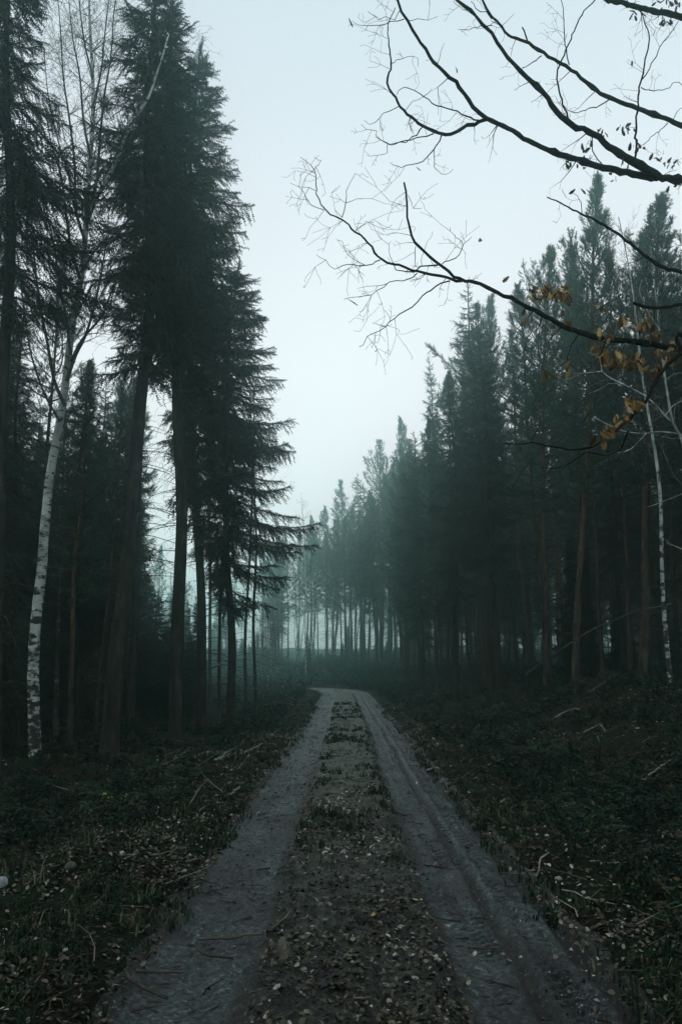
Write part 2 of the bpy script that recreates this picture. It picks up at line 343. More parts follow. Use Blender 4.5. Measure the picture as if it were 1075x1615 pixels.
z += -0.055 * np.exp(-((v - 1.02) / gw) ** 2) + 0.02 * np.exp(-((v - 1.12) / 0.045) ** 2) + 0.012 * np.exp(-((v - 0.93) / 0.04) ** 2)
z += -0.07 * np.exp(-((v - 1.41) / 0.05) ** 2) + 0.018 * np.exp(-((v - 1.56) / 0.08) ** 2)
z += (0.010 * np.sin(v * 52) * sstep(0.6, 0.7, v) + 0.007 * np.sin(v * 60 + 1) * (1 - sstep(-0.6, -0.5, v)) * sstep(-1.2, -1.1, v)) * (vnoise(Y * 0.7, v * 4, 55) + 0.5)
z += 0.03 * fbm(X * 8, Y * 8, 57, 3) * (1 - lt - rt)
near = 1 - sstep(14, 30, Y)
ph = Y / 0.11 + 1.1 * np.abs(v - 1.22) / 0.1
lug = sstep(0.1, 0.45, np.sin(2 * math.pi * ph)) * sstep(1.10, 1.14, v) * (1 - sstep(1.30, 1.36, v)) * sstep(-0.25, 0.0, vnoise(Y * 1.1, X * 2, 31))
ph2 = Y / 0.095 - 0.8 * np.abs(v - 0.86) / 0.1
lug2 = sstep(0.1, 0.45, np.sin(2 * math.pi * ph2)) * sstep(0.80, 0.84, v) * (1 - sstep(0.94, 0.98, v)) * sstep(-0.05, 0.15, vnoise(Y * 0.9, X * 2, 33))
lug3 = sstep(0.1, 0.5, np.sin(2 * math.pi * (Y / 0.06 + v * 2))) * sstep(-0.98, -0.94, v) * (1 - sstep(-0.80, -0.76, v)) * sstep(0.0, 0.2, vnoise(Y * 0.8, X * 2, 35))
z += -(0.032 * lug + 0.024 * lug2 + 0.016 * lug3) * near
cen = sstep(-0.5, -0.3, v) * (1 - sstep(0.5, 0.65, v))
z += cen * (0.035 + 0.05 * fbm(X * 3.2, Y * 2.2, 60, 4) + 0.02 * fbm(X * 14, Y * 14, 64, 2))
z += (lt + rt) * (0.020 * fbm(X * 11, Y * 6, 70, 3) + 0.010 * fbm(X * 22, Y * 17, 71, 2) + 0.02 * fbm(X * 2.5, Y * 1.2, 72, 2))
edge = np.maximum(1 - sstep(-1.8, -1.45, v), sstep(1.52, 1.95, v))
z += -0.16 * edge + crest(Y)
rutm = np.clip(np.exp(-((v - 1.02) / 0.05) ** 2) + np.exp(-((v - 1.43) / 0.06) ** 2), 0, 1)
trkm = np.clip(lt + rt - 0.85 * rutm - 0.6 * lug - 0.5 * lug2 - 0.35 * lug3, 0, 1)
# the middle strip: mud and leaves near, moss further on
mossm = cen * (0.25 + 0.75 * sstep(6, 11, Y)) * sstep(-0.35, 0.25, fbm(X * 2.5, Y * 1.5, 80, 4) + 0.35 * sstep(7, 12, Y))
P = np.stack([X + road_x(Y), Y, z], -1).reshape(-1, 3)
tag(link('dirt_road', mk_mesh('dirt_road', P, F, [M['track']], smooth=True, attrs={'trk': trkm.ravel(), 'moss': mossm.ravel()})), kind='structure')
def surf(x, y):
    """height of whatever one stands on: the track or the forest floor"""
    x = np.asarray(x, float); y = np.asarray(y, float); v = x - road_x(y)
    rz = -0.045 * sstep(-1.15, -0.95, v) * (1 - sstep(-0.6, -0.38, v)) - 0.05 * sstep(0.5, 0.72, v) * (1 - sstep(1.3, 1.5, v))
    cen = sstep(-0.5, -0.3, v) * (1 - sstep(0.5, 0.65, v))
    rz = rz + 0.012 * fbm(v * 6, y * 6, 50, 3) + cen * (0.035 + 0.05 * fbm(v * 3.2, y * 2.2, 60, 4) + 0.02 * fbm(v * 14, y * 14, 64, 2))
    edge = np.maximum(1 - sstep(-1.8, -1.45, v), sstep(1.52, 1.95, v)); rz = rz - 0.16 * edge + crest(y)
    return np.where((v > -1.85) & (v < 2.15), np.maximum(rz, terrain(x, y)), terrain(x, y))

# ------------------------------------------------------------------ conifers
def needles(g, p, d, nl, nw, k, rng, mi=1, fwd=0.55, tone=None):
    """k needle slivers at every point p along a shoot of direction d"""
    p = np.repeat(p, k, 0); d = np.repeat(d, k, 0); n = len(p)
    r = rng.standard_normal((n, 3)); r = norm(r - d * (r * d).sum(1, keepdims=True))
    dr = norm(r + d * fwd); L = nl * rng.uniform(0.7, 1.15, (n, 1))
    V = np.stack([p - d * nw * 0.5, p + d * nw * 0.5, p + dr * L], 1)
    tn = np.repeat(rng.uniform(0, 1, n) if tone is None else tone, 3)
    g.add(V.reshape(-1, 3), np.arange(3 * n).reshape(-1, 3), mi, tn)
def spruce_branch(L, rng, droop, nl=0.040, step=0.036, k=5, nw=0.016):
    g = Geo(); s = np.linspace(0, 1, 12)
    ax = np.stack([L * s, 0.10 * L * np.sin(s * rng.uniform(2, 4) + rng.uniform(0, 6)), L * droop * (-0.62 * s + rng.uniform(0.30, 0.62) * s ** rng.uniform(1.8, 3.2))], 1)
    sticks(g, ax[:-1], ax[1:], np.interp(s[:-1], [0, 1], [0.010 + 0.008 * L, 0.003]), np.interp(s[1:], [0, 1], [0.010 + 0.008 * L, 0.003]), 3, 0)
    P0, P1, TP, TD = [], [], [], []
    def curve_at(u): return np.array([np.interp(u, s, ax[:, i]) for i in range(3)])
    n = int(L / 0.055) + 4
    for i in range(n):
        u = 0.10 + 0.90 * (i + rng.uniform(-0.4, 0.4)) / n; u = min(max(u, 0.06), 1.0); b = curve_at(u)
        for sd in (-1, 1):
            l = (0.15 + 0.25 * (1 - u) ** 0.8 * min(L, 2.4)) * rng.uniform(0.35, 1.4)
            hg = rng.random() < 0.34 * droop + 0.05; hang = rng.uniform(-0.15, 0.6) + (1.2 if hg else 0); l *= 1.25 if hg else 1
            d = norm(np.array([0.75, sd * rng.uniform(0.35, 1.0), -hang * (0.5 + droop)]))
            m = max(2, int(l / 0.10)); p = b.copy()
            for q in range(m):
                p2 = p + d * l / m; P0.append(p); P1.append(p2)
                for w in np.arange(0, l / m, step): TP.append(p + d * w); TD.append(d)
                if l > 0.2 and rng.random() < 0.6:
                    e2 = norm(d * 0.8 + np.array([0.2, rng.uniform(-0.8, 0.8), rng.uniform(-0.7, 0.3)])); l2 = rng.uniform(0.05, 0.13)
                    P0.append(p2); P1.append(p2 + e2 * l2)
                    for w in np.arange(0.01, l2, step): TP.append(p2 + e2 * w); TD.append(e2)
                p = p2; d = norm(d + np.array([0.10, 0, -0.22 * droop]))
    for u in np.arange(0.25, 1.0, 0.02 / max(L, 0.5)): TP.append(curve_at(u)); TD.append(np.array([1.0, 0, 0]))
    sticks(g, P0, P1, 0.004, 0.003, 3, 0)
    needles(g, np.array(TP), np.array(TD), nl, nw, k, rng)
    return g.arrays()
def place_arrays(g, arr, loc, yaw, pitch, scale):
    v, f, m, tn = arr; cp, sp_, cyw, syw = math.cos(pitch), math.sin(pitch), math.cos(yaw), math.sin(yaw)
    x, y, z = v[:, 0] * scale, v[:, 1] * scale, v[:, 2] * scale
    x2 = x * cp - z * sp_; z2 = x * sp_ + z * cp
    V = np.stack([x2 * cyw - y * syw, x2 * syw + y * cyw, z2], 1) + loc
    g.v.append(V.astype(np.float32)); g.f.append(f + g.n); g.m.append(m); g.t.append(tn); g.n += len(V)
def trunk_mesh(H_, r0, rng, mat, wob=0.15, sides=14, flare=0.35, rtop=0.02):
    g = Geo(); z = np.concatenate([[-0.4, 0, 0.15, 0.4], np.arange(0.8, H_, 0.45), [H_]]); ph = rng.uniform(0, 6, 4)
    amp = wob * sstep(0, 6, z)
    x = amp * (np.sin(z * 0.33 + ph[0]) + 0.35 * np.sin(z * 0.9 + ph[1])) - amp * math.sin(ph[0]); y = amp * (np.sin(z * 0.29 + ph[2]) + 0.35 * np.sin(z * 1.0 + ph[3]))
    r = rtop + (r0 - rtop) * (1 - np.clip(z, 0, H_) / H_) ** 0.85; r = r * (1 + flare * np.exp(-np.clip(z + 0.1, 0, 9) / 0.28))
    path = np.stack([x, y, z], 1); tube(g, path, r, sides, 0, 0.03, rng)
    return g.mesh('trunk', [mat], True), path, r
def dead_twigs(g, path, z0, z1, n, rng, lmax, droop=0.35, rr=0.008):
    """the dry, fine side branches a shaded conifer keeps below its live crown"""
    P0, P1, R0, R1 = [], [], [], []
    for i in range(n):
        z = rng.uniform(z0, z1); b = np.array([np.interp(z, path[:, 2], path[:, 0]), np.interp(z, path[:, 2], path[:, 1]), z])
        a = rng.uniform(0, 6.283); l = lmax * rng.uniform(0.25, 1.0); d = norm(np.array([math.cos(a), math.sin(a), rng.uniform(-0.1, 0.35)]))
        m = max(3, int(l / 0.22)); p = b; r = rr * (0.6 + 0.4 * l)
        for q in range(m):
            p2 = p + d * l / m; P0.append(p); P1.append(p2); R0.append(r * (1 - q / m) + 0.002); R1.append(r * (1 - (q + 1) / m) + 0.002)
            if q > 0 and rng.random() < 0.75:
                e = norm(d + rng.standard_normal(3) * 0.6 + np.array([0, 0, -0.25])); w = p2; ll = l * rng.uniform(0.15, 0.4)
                for _ in range(2):
                    w2 = w + e * ll / 2; P0.append(w); P1.append(w2); R0.append(0.0035); R1.append(0.002); w = w2; e = norm(e + rng.standard_normal(3) * 0.3 + np.array([0, 0, -0.2]))
            p = p2; d = norm(d + np.array([0, 0, -droop * 0.5]) + rng.standard_normal(3) * 0.12)
    sticks(g, P0, P1, R0, R1, 3, 0)
rb = np.random.default_rng(5)
SB = {}
for Lk in (0.5, 1.0, 1.8, 2.8):
    for q in range(3):
        for dk in (0.25, 0.75): SB[(Lk, q, dk)] = spruce_branch(Lk, rb, dk)
SBF = {}                                              # coarser twigs for trees further off
for Lk in (0.5, 1.0, 1.8):
    for q in range(2):
        for dk in (0.25, 0.75): SBF[(Lk, q, dk)] = spruce_branch(Lk, rb, dk, 0.06, 0.08, 3, 0.019)
def spruce_proto(seed, H_, live, rmax, r0, fine=True, dead=60, dens=1.0, power=0.75, mat='spruce_bark', bias=0.0):
    rng = np.random.default_rng(seed); tm, path, r = trunk_mesh(H_, r0, rng, M[mat]); g = Geo(); lib = SB if fine else SBF
    z = H_ - 0.25; side = rng.uniform(0.8, 1.2, 8); sec = rng.uniform(0.55, 1.25, (60, 7))
    while z > live * H_:
        fr = (H_ - z) / (H_ * (1 - live)); L0 = rmax * (0.10 + 0.90 * fr ** power)
        if fr > 0.85: L0 *= 1 - 0.8 * (fr - 0.85)
        n = max(3, int(rng.integers(4, 7) * dens)); a0 = rng.uniform(0, 6.28)
        bx, by = np.interp(z, path[:, 2], path[:, 0]), np.interp(z, path[:, 2], path[:, 1])
        for i in range(n):
            a = a0 + 6.283 * i / n + rng.uniform(-0.35, 0.35); L = L0 * rng.uniform(0.5, 1.15) * side[int((a % 6.283) / 0.7854) % 8] * sec[int(z / 0.9) % 60, int((a % 6.283) / 0.8976) % 7]
            if rng.random() < 0.06: L *= 1.35
            if fr > 0.75 and rng.random() < (fr - 0.75) * 2.2: continue
            if bias and fr > 0.35: L *= 1 - bias * min(1, (fr - 0.35) * 3) * (0.5 - 0.5 * math.cos(a))
            L = max(L, 0.22); keys = sorted({k[0] for k in lib}, key=lambda q: abs(math.log(q / L)))
            dk = 0.25 if fr < 0.22 + rng.uniform(-0.1, 0.1) else 0.75
            pitch = (0.55 - 1.5 * fr) if fr < 0.4 else (-0.05 - 0.15 * (fr - 0.4)) + rng.uniform(-0.26, 0.24)
            arr = lib[(keys[0], int(rng.integers(0, 3 if fine else 2)), dk)]
            place_arrays(g, arr, np.array([bx, by, z + rng.uniform(-0.08, 0.08)]), a, pitch, L / keys[0])
        z -= rng.uniform(0.20, 0.34) / dens * (0.6 + 0.6 * min(1, fr * 3)) * (1.0 if H_ > 9 else 0.6)
    place_arrays(g, lib[(0.5, 0, 0.25)], np.array([path[-1, 0], path[-1, 1], H_ - 0.1]), 0, 1.5, 0.9)
    if dead: dead_twigs(g, path, max(1.2, 0.06 * H_), H_ * (live + 0.25), dead, rng, 1.7)
    return [('trunk', tm), ('crown', g.mesh('crown', [M['dead_wood'], M['spruce_needles']]))]

def pine_branch(L, rng, nl=0.07, step=0.028, k=5, nw=0.012, shoots=1.0, rise=0.5):
    g = Geo(); s = np.linspace(0, 1, 8)
    ax = np.stack([L * s, 0.08 * L * np.sin(s * 4 + rng.uniform(0, 6)), L * (0.05 * s + rise * s ** 2 * 0.6)], 1)
    sticks(g, ax[:-1], ax[1:], np.interp(s[:-1], [0, 1], [0.010 + 0.012 * L, 0.004]), np.interp(s[1:], [0, 1], [0.010 + 0.012 * L, 0.004]), 4, 0)
    P0, P1, TP, TD = [], [], [], []
    def cat_(u): return np.array([np.interp(u, s, ax[:, i]) for i in range(3)])
    def shoot(p, d, l):
        P0.append(p); P1.append(p + d * l)
        for w in np.arange(0.03, l, step): TP.append(p + d * w); TD.append(d)
    n = int((5 + 6 * L) * shoots)
    for i in range(n):
        u = 0.3 + 0.7 * (i + 0.5) / n; b = cat_(u); sd = 1 if i % 2 else -1
        l = L * (0.12 + 0.35 * (1 - u)) * rng.uniform(0.6, 1.2); d = norm(np.array([0.8, sd * rng.uniform(0.4, 1.0), rng.uniform(0.0, 0.5)]))
        e = b + d * l; P0.append(b); P1.append(e)
        for q in range(int(rng.integers(3, 6))):
            w = b + d * l * rng.uniform(0.45, 1.0); dd = norm(d + rng.standard_normal(3) * 0.5 + np.array([0.1, 0, 0.45])); shoot(w, dd, rng.uniform(0.10, 0.22))
        shoot(e, norm(d + np.array([0, 0, 0.4])), 0.2)
    for q in range(5): shoot(ax[-1] - np.array([0.03 * q, 0, 0.01 * q]), norm(np.array([0.7, rng.uniform(-0.7, 0.7), rng.uniform(0.2, 1.0)])), 0.22)
    sticks(g, P0, P1, 0.006, 0.004, 3, 0); needles(g, np.array(TP), np.array(TD), nl, nw, k, rng, fwd=0.9)
    return g.arrays()
PB = {(Lk, q): pine_branch(Lk, rb, 0.065, 0.026, 5, 0.009, 0.85) for Lk in (0.5, 1.0, 1.8) for q in range(4)}
PBF = {(Lk, q): pine_branch(Lk, rb, 0.085, 0.045, 4, 0.013, 0.8) for Lk in (0.6, 1.2, 1.8) for q in range(3)}
def pine_proto(seed, H_, live, rmax, r0, fine=False, dead=50, dens=1.0, power=0.6):
    rng = np.random.default_rng(seed); tm, path, r = trunk_mesh(H_, r0, rng, M['pine_bark'], 0.09); g = Geo(); lib = PB if fine else PBF; nv = 4 if fine else 3
    z = H_ - 0.15; sid = rng.uniform(0.45, 1.35, (40, 6))
    while z > live * H_:
        fr = (H_ - z) / (H_ * (1 - live)); L0 = rmax * (0.14 + 0.86 * min(1, fr * 2.4) ** 0.8) * (1 - 0.45 * max(0, fr - 0.6) / 0.4)
        n = max(3, int(rng.integers(4, 7) * dens)); a0 = rng.uniform(0, 6.28)
        bx, by = np.interp(z, path[:, 2], path[:, 0]), np.interp(z, path[:, 2], path[:, 1])
        for i in range(n):
            if fr > 0.6 and rng.random() < (fr - 0.6) * 0.8: continue
            a = a0 + 6.283 * i / n + rng.uniform(-0.4, 0.4); L = max(0.25, L0 * rng.uniform(0.5, 1.15) * (1 if fr < 0.08 else sid[int(z / 1.3) % 40, int((a % 6.283) / 1.0473) % 6]))
            keys = sorted({k[0] for k in lib}, key=lambda q: abs(math.log(q / L)))
            place_arrays(g, lib[(keys[0], int(rng.integers(0, nv)))], np.array([bx, by, z + rng.uniform(-0.1, 0.1)]), a, 1.15 - 1.2 * min(1, fr * 1.25) + rng.uniform(-0.15, 0.15), L / keys[0])
        z -= rng.uniform(0.36, 0.62) / dens
    place_arrays(g, lib[(sorted({k[0] for k in lib})[0], 0)], np.array([path[-1, 0], path[-1, 1], H_ - 0.15]), 0, 1.5, 0.7)
    for q in range(5): place_arrays(g, lib[(sorted({k[0] for k in lib})[0], q % 3)], np.array([path[-1, 0], path[-1, 1], H_ - 0.25 - 0.12 * q]), q * 2.4, 1.15, 0.5 + 0.08 * q)
    if dead: dead_twigs(g, path, 1.5, H_ * (live + 0.15), dead, rng, 1.3, 0.2, 0.010)
    return [('trunk', tm), ('crown', g.mesh('crown', [M['dead_wood'], M['pine_needles']]))]

# ------------------------------------------------------------------ broadleaved, bare
def grow(segs, p, d, l, r, level, rng, nsub, spread=0.75, up=0.15, wob=0.12, sag=0.0, ratio=0.55, rmin=0.0022):
    m = max(3, int(l / (0.25 if level else 0.35))); step = l / m; kids = []
    for q in range(m):
        t0, t1 = q / m, (q + 1) / m; p2 = p + d * step
        segs.append((p, p2, max(r * (1 - 0.85 * t0), rmin), max(r * (1 - 0.85 * t1), rmin)))
        p = p2; d = norm(d + rng.standard_normal(3) * wob + np.array([0, 0, up - sag * t1]))
        if level > 0 and t1 > 0.15: kids.append((p.copy(), d.copy(), t1))
    if level > 0:
        for i in range(nsub[level - 1]):
            pp, dd, t1 = kids[int(rng.integers(0, len(kids)))]
            e = norm(np.cross(dd, rng.standard_normal(3))); d2 = norm(dd * (1 - spread * 0.5) + e * spread * 0.8)
            grow(segs, pp, d2, l * ratio * (1.15 - 0.7 * t1) * rng.uniform(0.6, 1.2), max(r * 0.5 * (1 - 0.7 * t1), rmin), level - 1, rng, nsub, spread, up, wob, sag, ratio, rmin)
def segs_to(g, segs, mi=0, sides=4):
    if segs: sticks(g, [s[0] for s in segs], [s[1] for s in segs], [s[2] for s in segs], [s[3] for s in segs], sides, mi)
M['grey_shade_birch_bark'] = bark('grey_shade_birch_bark', [(0.42, (0.012, 0.012, 0.010)), (0.56, (0.045, 0.048, 0.043)), (0.64, (0.12, 0.135, 0.125)), (0.72, (0.30, 0.33, 0.31))], 5, (1, 1, 1.6), 0.5, 0.01)  # dark blotched bark; on the birch behind the big one it paints in shade
def birch_proto(seed, H_, r0, live=0.4, nl=26, fine=True, spreadl=1.0, skin='birch_bark'):
    rng = np.random.default_rng(seed); tm, path, r = trunk_mesh(H_, r0, rng, M[skin], 0.22, 10, 0.3, 0.012); segs = []
    for i in range(nl):
        z = H_ * (live + (0.97 - live) * rng.random() ** 0.8); b = np.array([np.interp(z, path[:, 2], path[:, k]) for k in range(3)])
        a = rng.uniform(0, 6.28); d = norm(np.array([math.cos(a), math.sin(a), rng.uniform(0.8, 1.8)])); fr = (z / H_ - live) / (1 - live)
        grow(segs, b, d, spreadl * (0.6 + 2.4 * (1 - fr)) * rng.uniform(0.7, 1.2), r0 * 0.28 * (1.1 - fr), 2 if fine else 1, rng, (4, 7) if fine else (6, 6), 0.7, 0.08, 0.12, 0.14)
    g = Geo(); segs_to(g, segs, 0, 3)
    return [('trunk', tm), ('bare_crown', g.mesh('bare_crown', [M['birch_twig']]))]
def young_proto(seed, H_, rng_r):
    return spruce_proto(seed, H_, 0.03, rng_r, 0.06, False, 0, 1.2, 0.9)

P_SPF = [spruce_proto(11, 17.5, 0.46, 2.4, 0.17, dens=1.05, dead=110), spruce_proto(12, 16, 0.25, 3.1, 0.125, dens=1.15, power=0.85, bias=0.75, dead=120), spruce_proto(13, 18, 0.44, 2.2, 0.18, dens=1.05, dead=90)]
P_SPR = [spruce_proto(21, 17, 0.30, 2.0, 0.15, False, 90, 0.9), spruce_proto(22, 15, 0.22, 1.9, 0.11, False, 90, 0.9), spruce_proto(23, 18.5, 0.45, 2.1, 0.15, False, 90, 0.85), spruce_proto(24, 16, 0.35, 1.6, 0.11, False, 90, 0.8, 1.0)]
P_PIN = [pine_proto(31, 18, 0.36, 1.8, 0.115, dead=80), pine_proto(32, 17, 0.42, 1.9, 0.10, dead=80), pine_proto(33, 18.5, 0.5, 2.1, 0.13, dead=80), pine_proto(34, 15.5, 0.34, 1.5, 0.095, dead=80)]
P_PNF = [pine_proto(41, 18, 0.34, 1.9, 0.125, True, 90, 1.1), pine_proto(42, 17, 0.36, 1.9, 0.12, True, 90, 1.1)]
P_BIR = [birch_proto(51, 14, 0.10), birch_proto(52, 12.5, 0.075), birch_proto(53, 15, 0.12)]
P_BGR = [birch_proto(57, 12.5, 0.075, skin='grey_shade_birch_bark'), birch_proto(58, 14, 0.095, skin='grey_shade_birch_bark')]
P_BTH = [birch_proto(54, 8, 0.035, 0.25, 18, True, 0.7), birch_proto(55, 7, 0.03, 0.15, 20, True, 0.8)]
P_YSP = [young_proto(61, 6.5, 1.5), young_proto(62, 4.5, 1.2), young_proto(63, 8.5, 1.7)]

def tree(name, proto, x, y, s, yaw, lean, label, cat, group=None, sz=None):
    o = empty(name, (x, y, float(terrain(x, y)) - 0.03), (lean[0], lean[1], yaw), (s, s, sz or s))
    for pn, me in proto:
        link(pn, me, o)
    return tag(o, label, cat, group)
SKY_X = [-400, 55, 75, 220, 235, 400, 430, 480, 535, 600, 660, 700, 760, 865, 940, 1500]
SKY_Y = [-200, -200, 560, 575, 840, 870, 850, 815, 790, 735, 690, 640, 510, 445, 335, 335]
def cap_height(x, y):
    """how tall the trees behind the front rows grow, so that the tree line keeps its dip over the track"""
    px = W / 2 + FPX * x / (y * 0.982); py = float(np.interp(px, SKY_X, SKY_Y)); return float(at(px, py, y)[2]) - float(terrain(x, y))
rt_ = random.Random(77)
taken = []
def spot_free(x, y, d):
    for a, b in taken:
        if (a - x) ** 2 + (b - y) ** 2 < d * d: return False
    taken.append((x, y)); return True
PH = {id(P_SPF[0]): 17.5, id(P_SPF[1]): 16, id(P_SPF[2]): 18, id(P_SPR[0]): 17, id(P_SPR[1]): 15, id(P_SPR[2]): 18.5, id(P_SPR[3]): 16, id(P_PIN[0]): 18, id(P_PIN[1]): 17,
      id(P_PIN[2]): 18.5, id(P_PIN[3]): 15.5, id(P_PNF[0]): 18, id(P_PNF[1]): 17, id(P_BIR[0]): 14, id(P_BGR[0]): 12.5, id(P_BGR[1]): 14, id(P_BIR[1]): 12.5, id(P_BIR[2]): 15,
      id(P_BTH[0]): 8, id(P_BTH[1]): 7, id(P_YSP[0]): 6.5, id(P_YSP[1]): 4.5, id(P_YSP[2]): 8.5}
def hero(name, proto, px, Y, toppx, toppy, label, cat, yaw=0.0, girth=None, group=None):
    """a tree of the photograph: base column, distance and tip"""
    x = (px - W / 2) / FPX * Y; z0 = float(terrain(x, Y)); x = (px - W / 2) / FPX * (Y * math.cos(PITCH) + (z0 - CAMZ) * math.sin(PITCH)); z0 = float(terrain(x, Y)); tip = at(toppx, toppy, Y); hh = tip[2] - z0
    sz = hh / PH[id(proto)]; s = girth or sz
    taken.append((x, Y))
    lean = (0.0, math.atan2(tip[0] - x, hh), 0)
    o = empty(name, (x, Y, z0 - 0.03), (0, 0, 0), (1, 1, 1)); o.rotation_mode = 'ZYX' if False else 'XYZ'
    from mathutils import Matrix
    o.matrix_world = Matrix.Translation((x, Y, z0 - 0.03)) @ Matrix.Rotation(lean[1], 4, 'Y') @ Matrix.Rotation(yaw, 4, 'Z') @ Matrix.Diagonal((s, s, sz, 1))
    for pn, me in proto: link(pn, me, o)
    return tag(o, label, cat, group)

# left of the track, near
hero('spruce_tree', P_SPF[2], 172, 16.5, 245, -60, 'stout spruce with a thick bare trunk, right behind the big white birch', 'tree', 0.4)
hero('spruce_tree', P_SPF[0], 278, 19.5, 272, 5, 'tall spruce with straight dark trunk, closest full trunk to the left verge', 'tree', 2.0, 1.05)
hero('spruce_tree', P_SPF[1], 318, 25, 316, 92, 'spruce whose long drooping boughs reach out over the track against the sky', 'tree', 0.1, 1.25)
hero('spruce_tree', P_SPF[1], 362, 22, 378, 430, 'slimmer spruce with a thin trunk and low ragged boughs beside the left verge', 'tree', -0.3, 1.0)
hero('spruce_tree', P_SPF[0], -15, 14.0, 8, -170, 'dark spruce cut by the left edge of the view, boughs low and dense', 'tree', 3.0, 0.95)
hero('pine_tree', P_PIN[2], 205, 27, 262, 120, 'pine with a leaning pole-like trunk between the stout spruce and the tall straight spruce', 'tree', 1.0, 1.0)
hero('birch_tree', P_BGR[0], 89, 21, 93, 600, 'birch trunk painted dark for shade, just right of the big white birch', 'tree', 1.0, 1.0)
for i, (px, Y, tx, ty, pr, lb) in enumerate([
        (28, 20, 40, 480, P_SPR[1], 'dense dark spruce behind the big birch at the left edge'),
        (125, 24, 130, 590, P_SPR[1], 'shorter dense spruce filling the gap between big birch and stout spruce'),
        (60, 30, 65, 640, P_SPR[0], 'young spruce deep in the shade behind the big birch'),
        (228, 33, 232, 900, P_YSP[2], 'bushy young spruce seen low between two dark trunks on the left'),
        (165, 30, 170, 690, P_SPR[1], 'half-grown spruce hidden behind the stout spruce trunk'),
        (0, 26, 0, 560, P_SPR[0], 'shaded spruce farthest to the left in the second row')]):
    hero('spruce_tree', pr, px, Y, tx, ty, lb, 'tree', i * 1.3, None)
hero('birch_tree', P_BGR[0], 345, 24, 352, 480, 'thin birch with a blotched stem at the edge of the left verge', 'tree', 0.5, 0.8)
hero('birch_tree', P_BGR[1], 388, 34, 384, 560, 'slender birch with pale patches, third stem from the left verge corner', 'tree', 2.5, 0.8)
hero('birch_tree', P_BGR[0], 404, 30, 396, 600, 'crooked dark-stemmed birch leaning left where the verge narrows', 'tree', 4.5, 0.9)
hero('pine_tree', P_PIN[1], 331, 38, 332, 420, 'pine with a reddish stem seen between the two tall spruce trunks', 'tree', 0.3, 0.85)
hero('birch_tree', P_BIR[2], 482, 78, 480, 775, 'hazy white birch at the bend of the track with a bare crown against the sky', 'tree', 0.3, 1.0)
hero('birch_tree', P_BIR[1], 469, 62, 462, 850, 'thin white birch just left of the hazy birch at the bend', 'tree', 2.3, 0.7)
# right of the track, near
hero('pine_tree', P_PNF[0], 905, 25, 940, 285, 'tall pine with brushy top that stands highest on the right', 'tree', 0.5, 1.0)
hero('pine_tree', P_PNF[1], 1012, 23, 1040, 315, 'broad dark pine behind the slim birch near the right edge', 'tree', 1.5, 1.15)
hero('pine_tree', P_PNF[1], 860, 29, 866, 398, 'pine with a candle-like tip just above the oak bough with orange leaves', 'tree', 2.5, 0.95)
hero('pine_tree', P_PIN[3], 868, 31, 812, 455, 'thin-crowned pine leaning left with an orange-brown stem', 'tree', 2.9, 1.1)
hero('spruce_tree', P_SPR[0], 785, 37, 736, 452, 'tall spruce with heavy trunk leading the right-hand row of trees', 'tree', 0.9, 0.95)
hero('spruce_tree', P_SPR[1], 696, 54, 674, 572, 'pointed spruce standing clear of its neighbours at the middle of the right row', 'tree', 1.9, 0.95)
hero('pine_tree', P_PIN[0], 655, 70, 632, 662, 'hazy pine directly left of the pointed spruce', 'tree', 0.2, 1.1)
hero('pine_tree', P_PIN[1], 548, 100, 535, 762, 'pale pine with layered open boughs at the far end of the right row', 'tree', 3.2, 1.4)
hero('spruce_tree', P_SPR[2], 570, 104, 562, 752, 'narrow hazy spruce next to the pale layered pine', 'tree', 0.2, 1.1)
hero('pine_tree', P_PIN[2], 600, 86, 598, 700, 'misty pine between the pale layered pine and the pointed spruce', 'tree', 2.2, 1.2)
hero('birch_tree', P_BIR[1], 1058, 20.5, 982, 330, 'slim white birch with speckled stem on the right bank', 'tree', 1.4, 0.8)
hero('pine_tree', P_PNF[0], 1120, 21, 1130, 330, 'dark pine whose crown is cut by the right edge', 'tree', 2.4, 1.15)
hero('pine_tree', P_PIN[0], 765, 41, 775, 470, 'slender pine crowded against the right side of the heavy-trunked spruce', 'tree', 2.4, 0.9)

# the stand further in: rows of its own on each side
def fill(n, xr, yr, protos, names, labels, group, dmin, hs=(0.85, 1.05), cond=None, seed=1):
    q = random.Random(seed); k = 0; tries = 0
    while k < n and tries < n * 60:
        tries += 1; x = q.uniform(*xr); y = q.uniform(*yr)
        if cond and not cond(x, y): continue
        if y > 30 and not -90 < W / 2 + FPX * x / (y * 0.982) < 1180: continue
        if not spot_free(x, y, dmin): continue
        j = q.randrange(len(protos)); s = q.uniform(*hs)
        if y > 16 and names[j] in ('pine_tree', 'spruce_tree'):
            s = min(s, cap_height(x, y) * q.uniform(0.86, 1.02) / PH[id(protos[j])])
            if s < 0.28: continue
        tree(names[j], protos[j], x, y, s * q.uniform(0.75, 1.1), q.uniform(0, 6.28), (q.gauss(0, 0.015), q.gauss(0, 0.015)), labels[j], 'tree', group, s); k += 1
off = lambda x, y: x - float(road_x(y))
P_, S_, B_ = 'pine_tree', 'spruce_tree', 'birch_tree'
fill(110, (4, 26), (30, 84), P_PIN + P_SPR[:2], [P_] * 4 + [S_] * 2, ['straight pine trunk in the dense stand up the right bank'] * 4 + ['narrow spruce squeezed among the pines up the right bank'] * 2,
     'trees of the dense stand up the right bank', 1.95, (0.9, 1.2), lambda x, y: off(x, y) > 3.4 + 0.02 * y and x < 0.34 * y + 5 and x > 0.075 * y, 2)
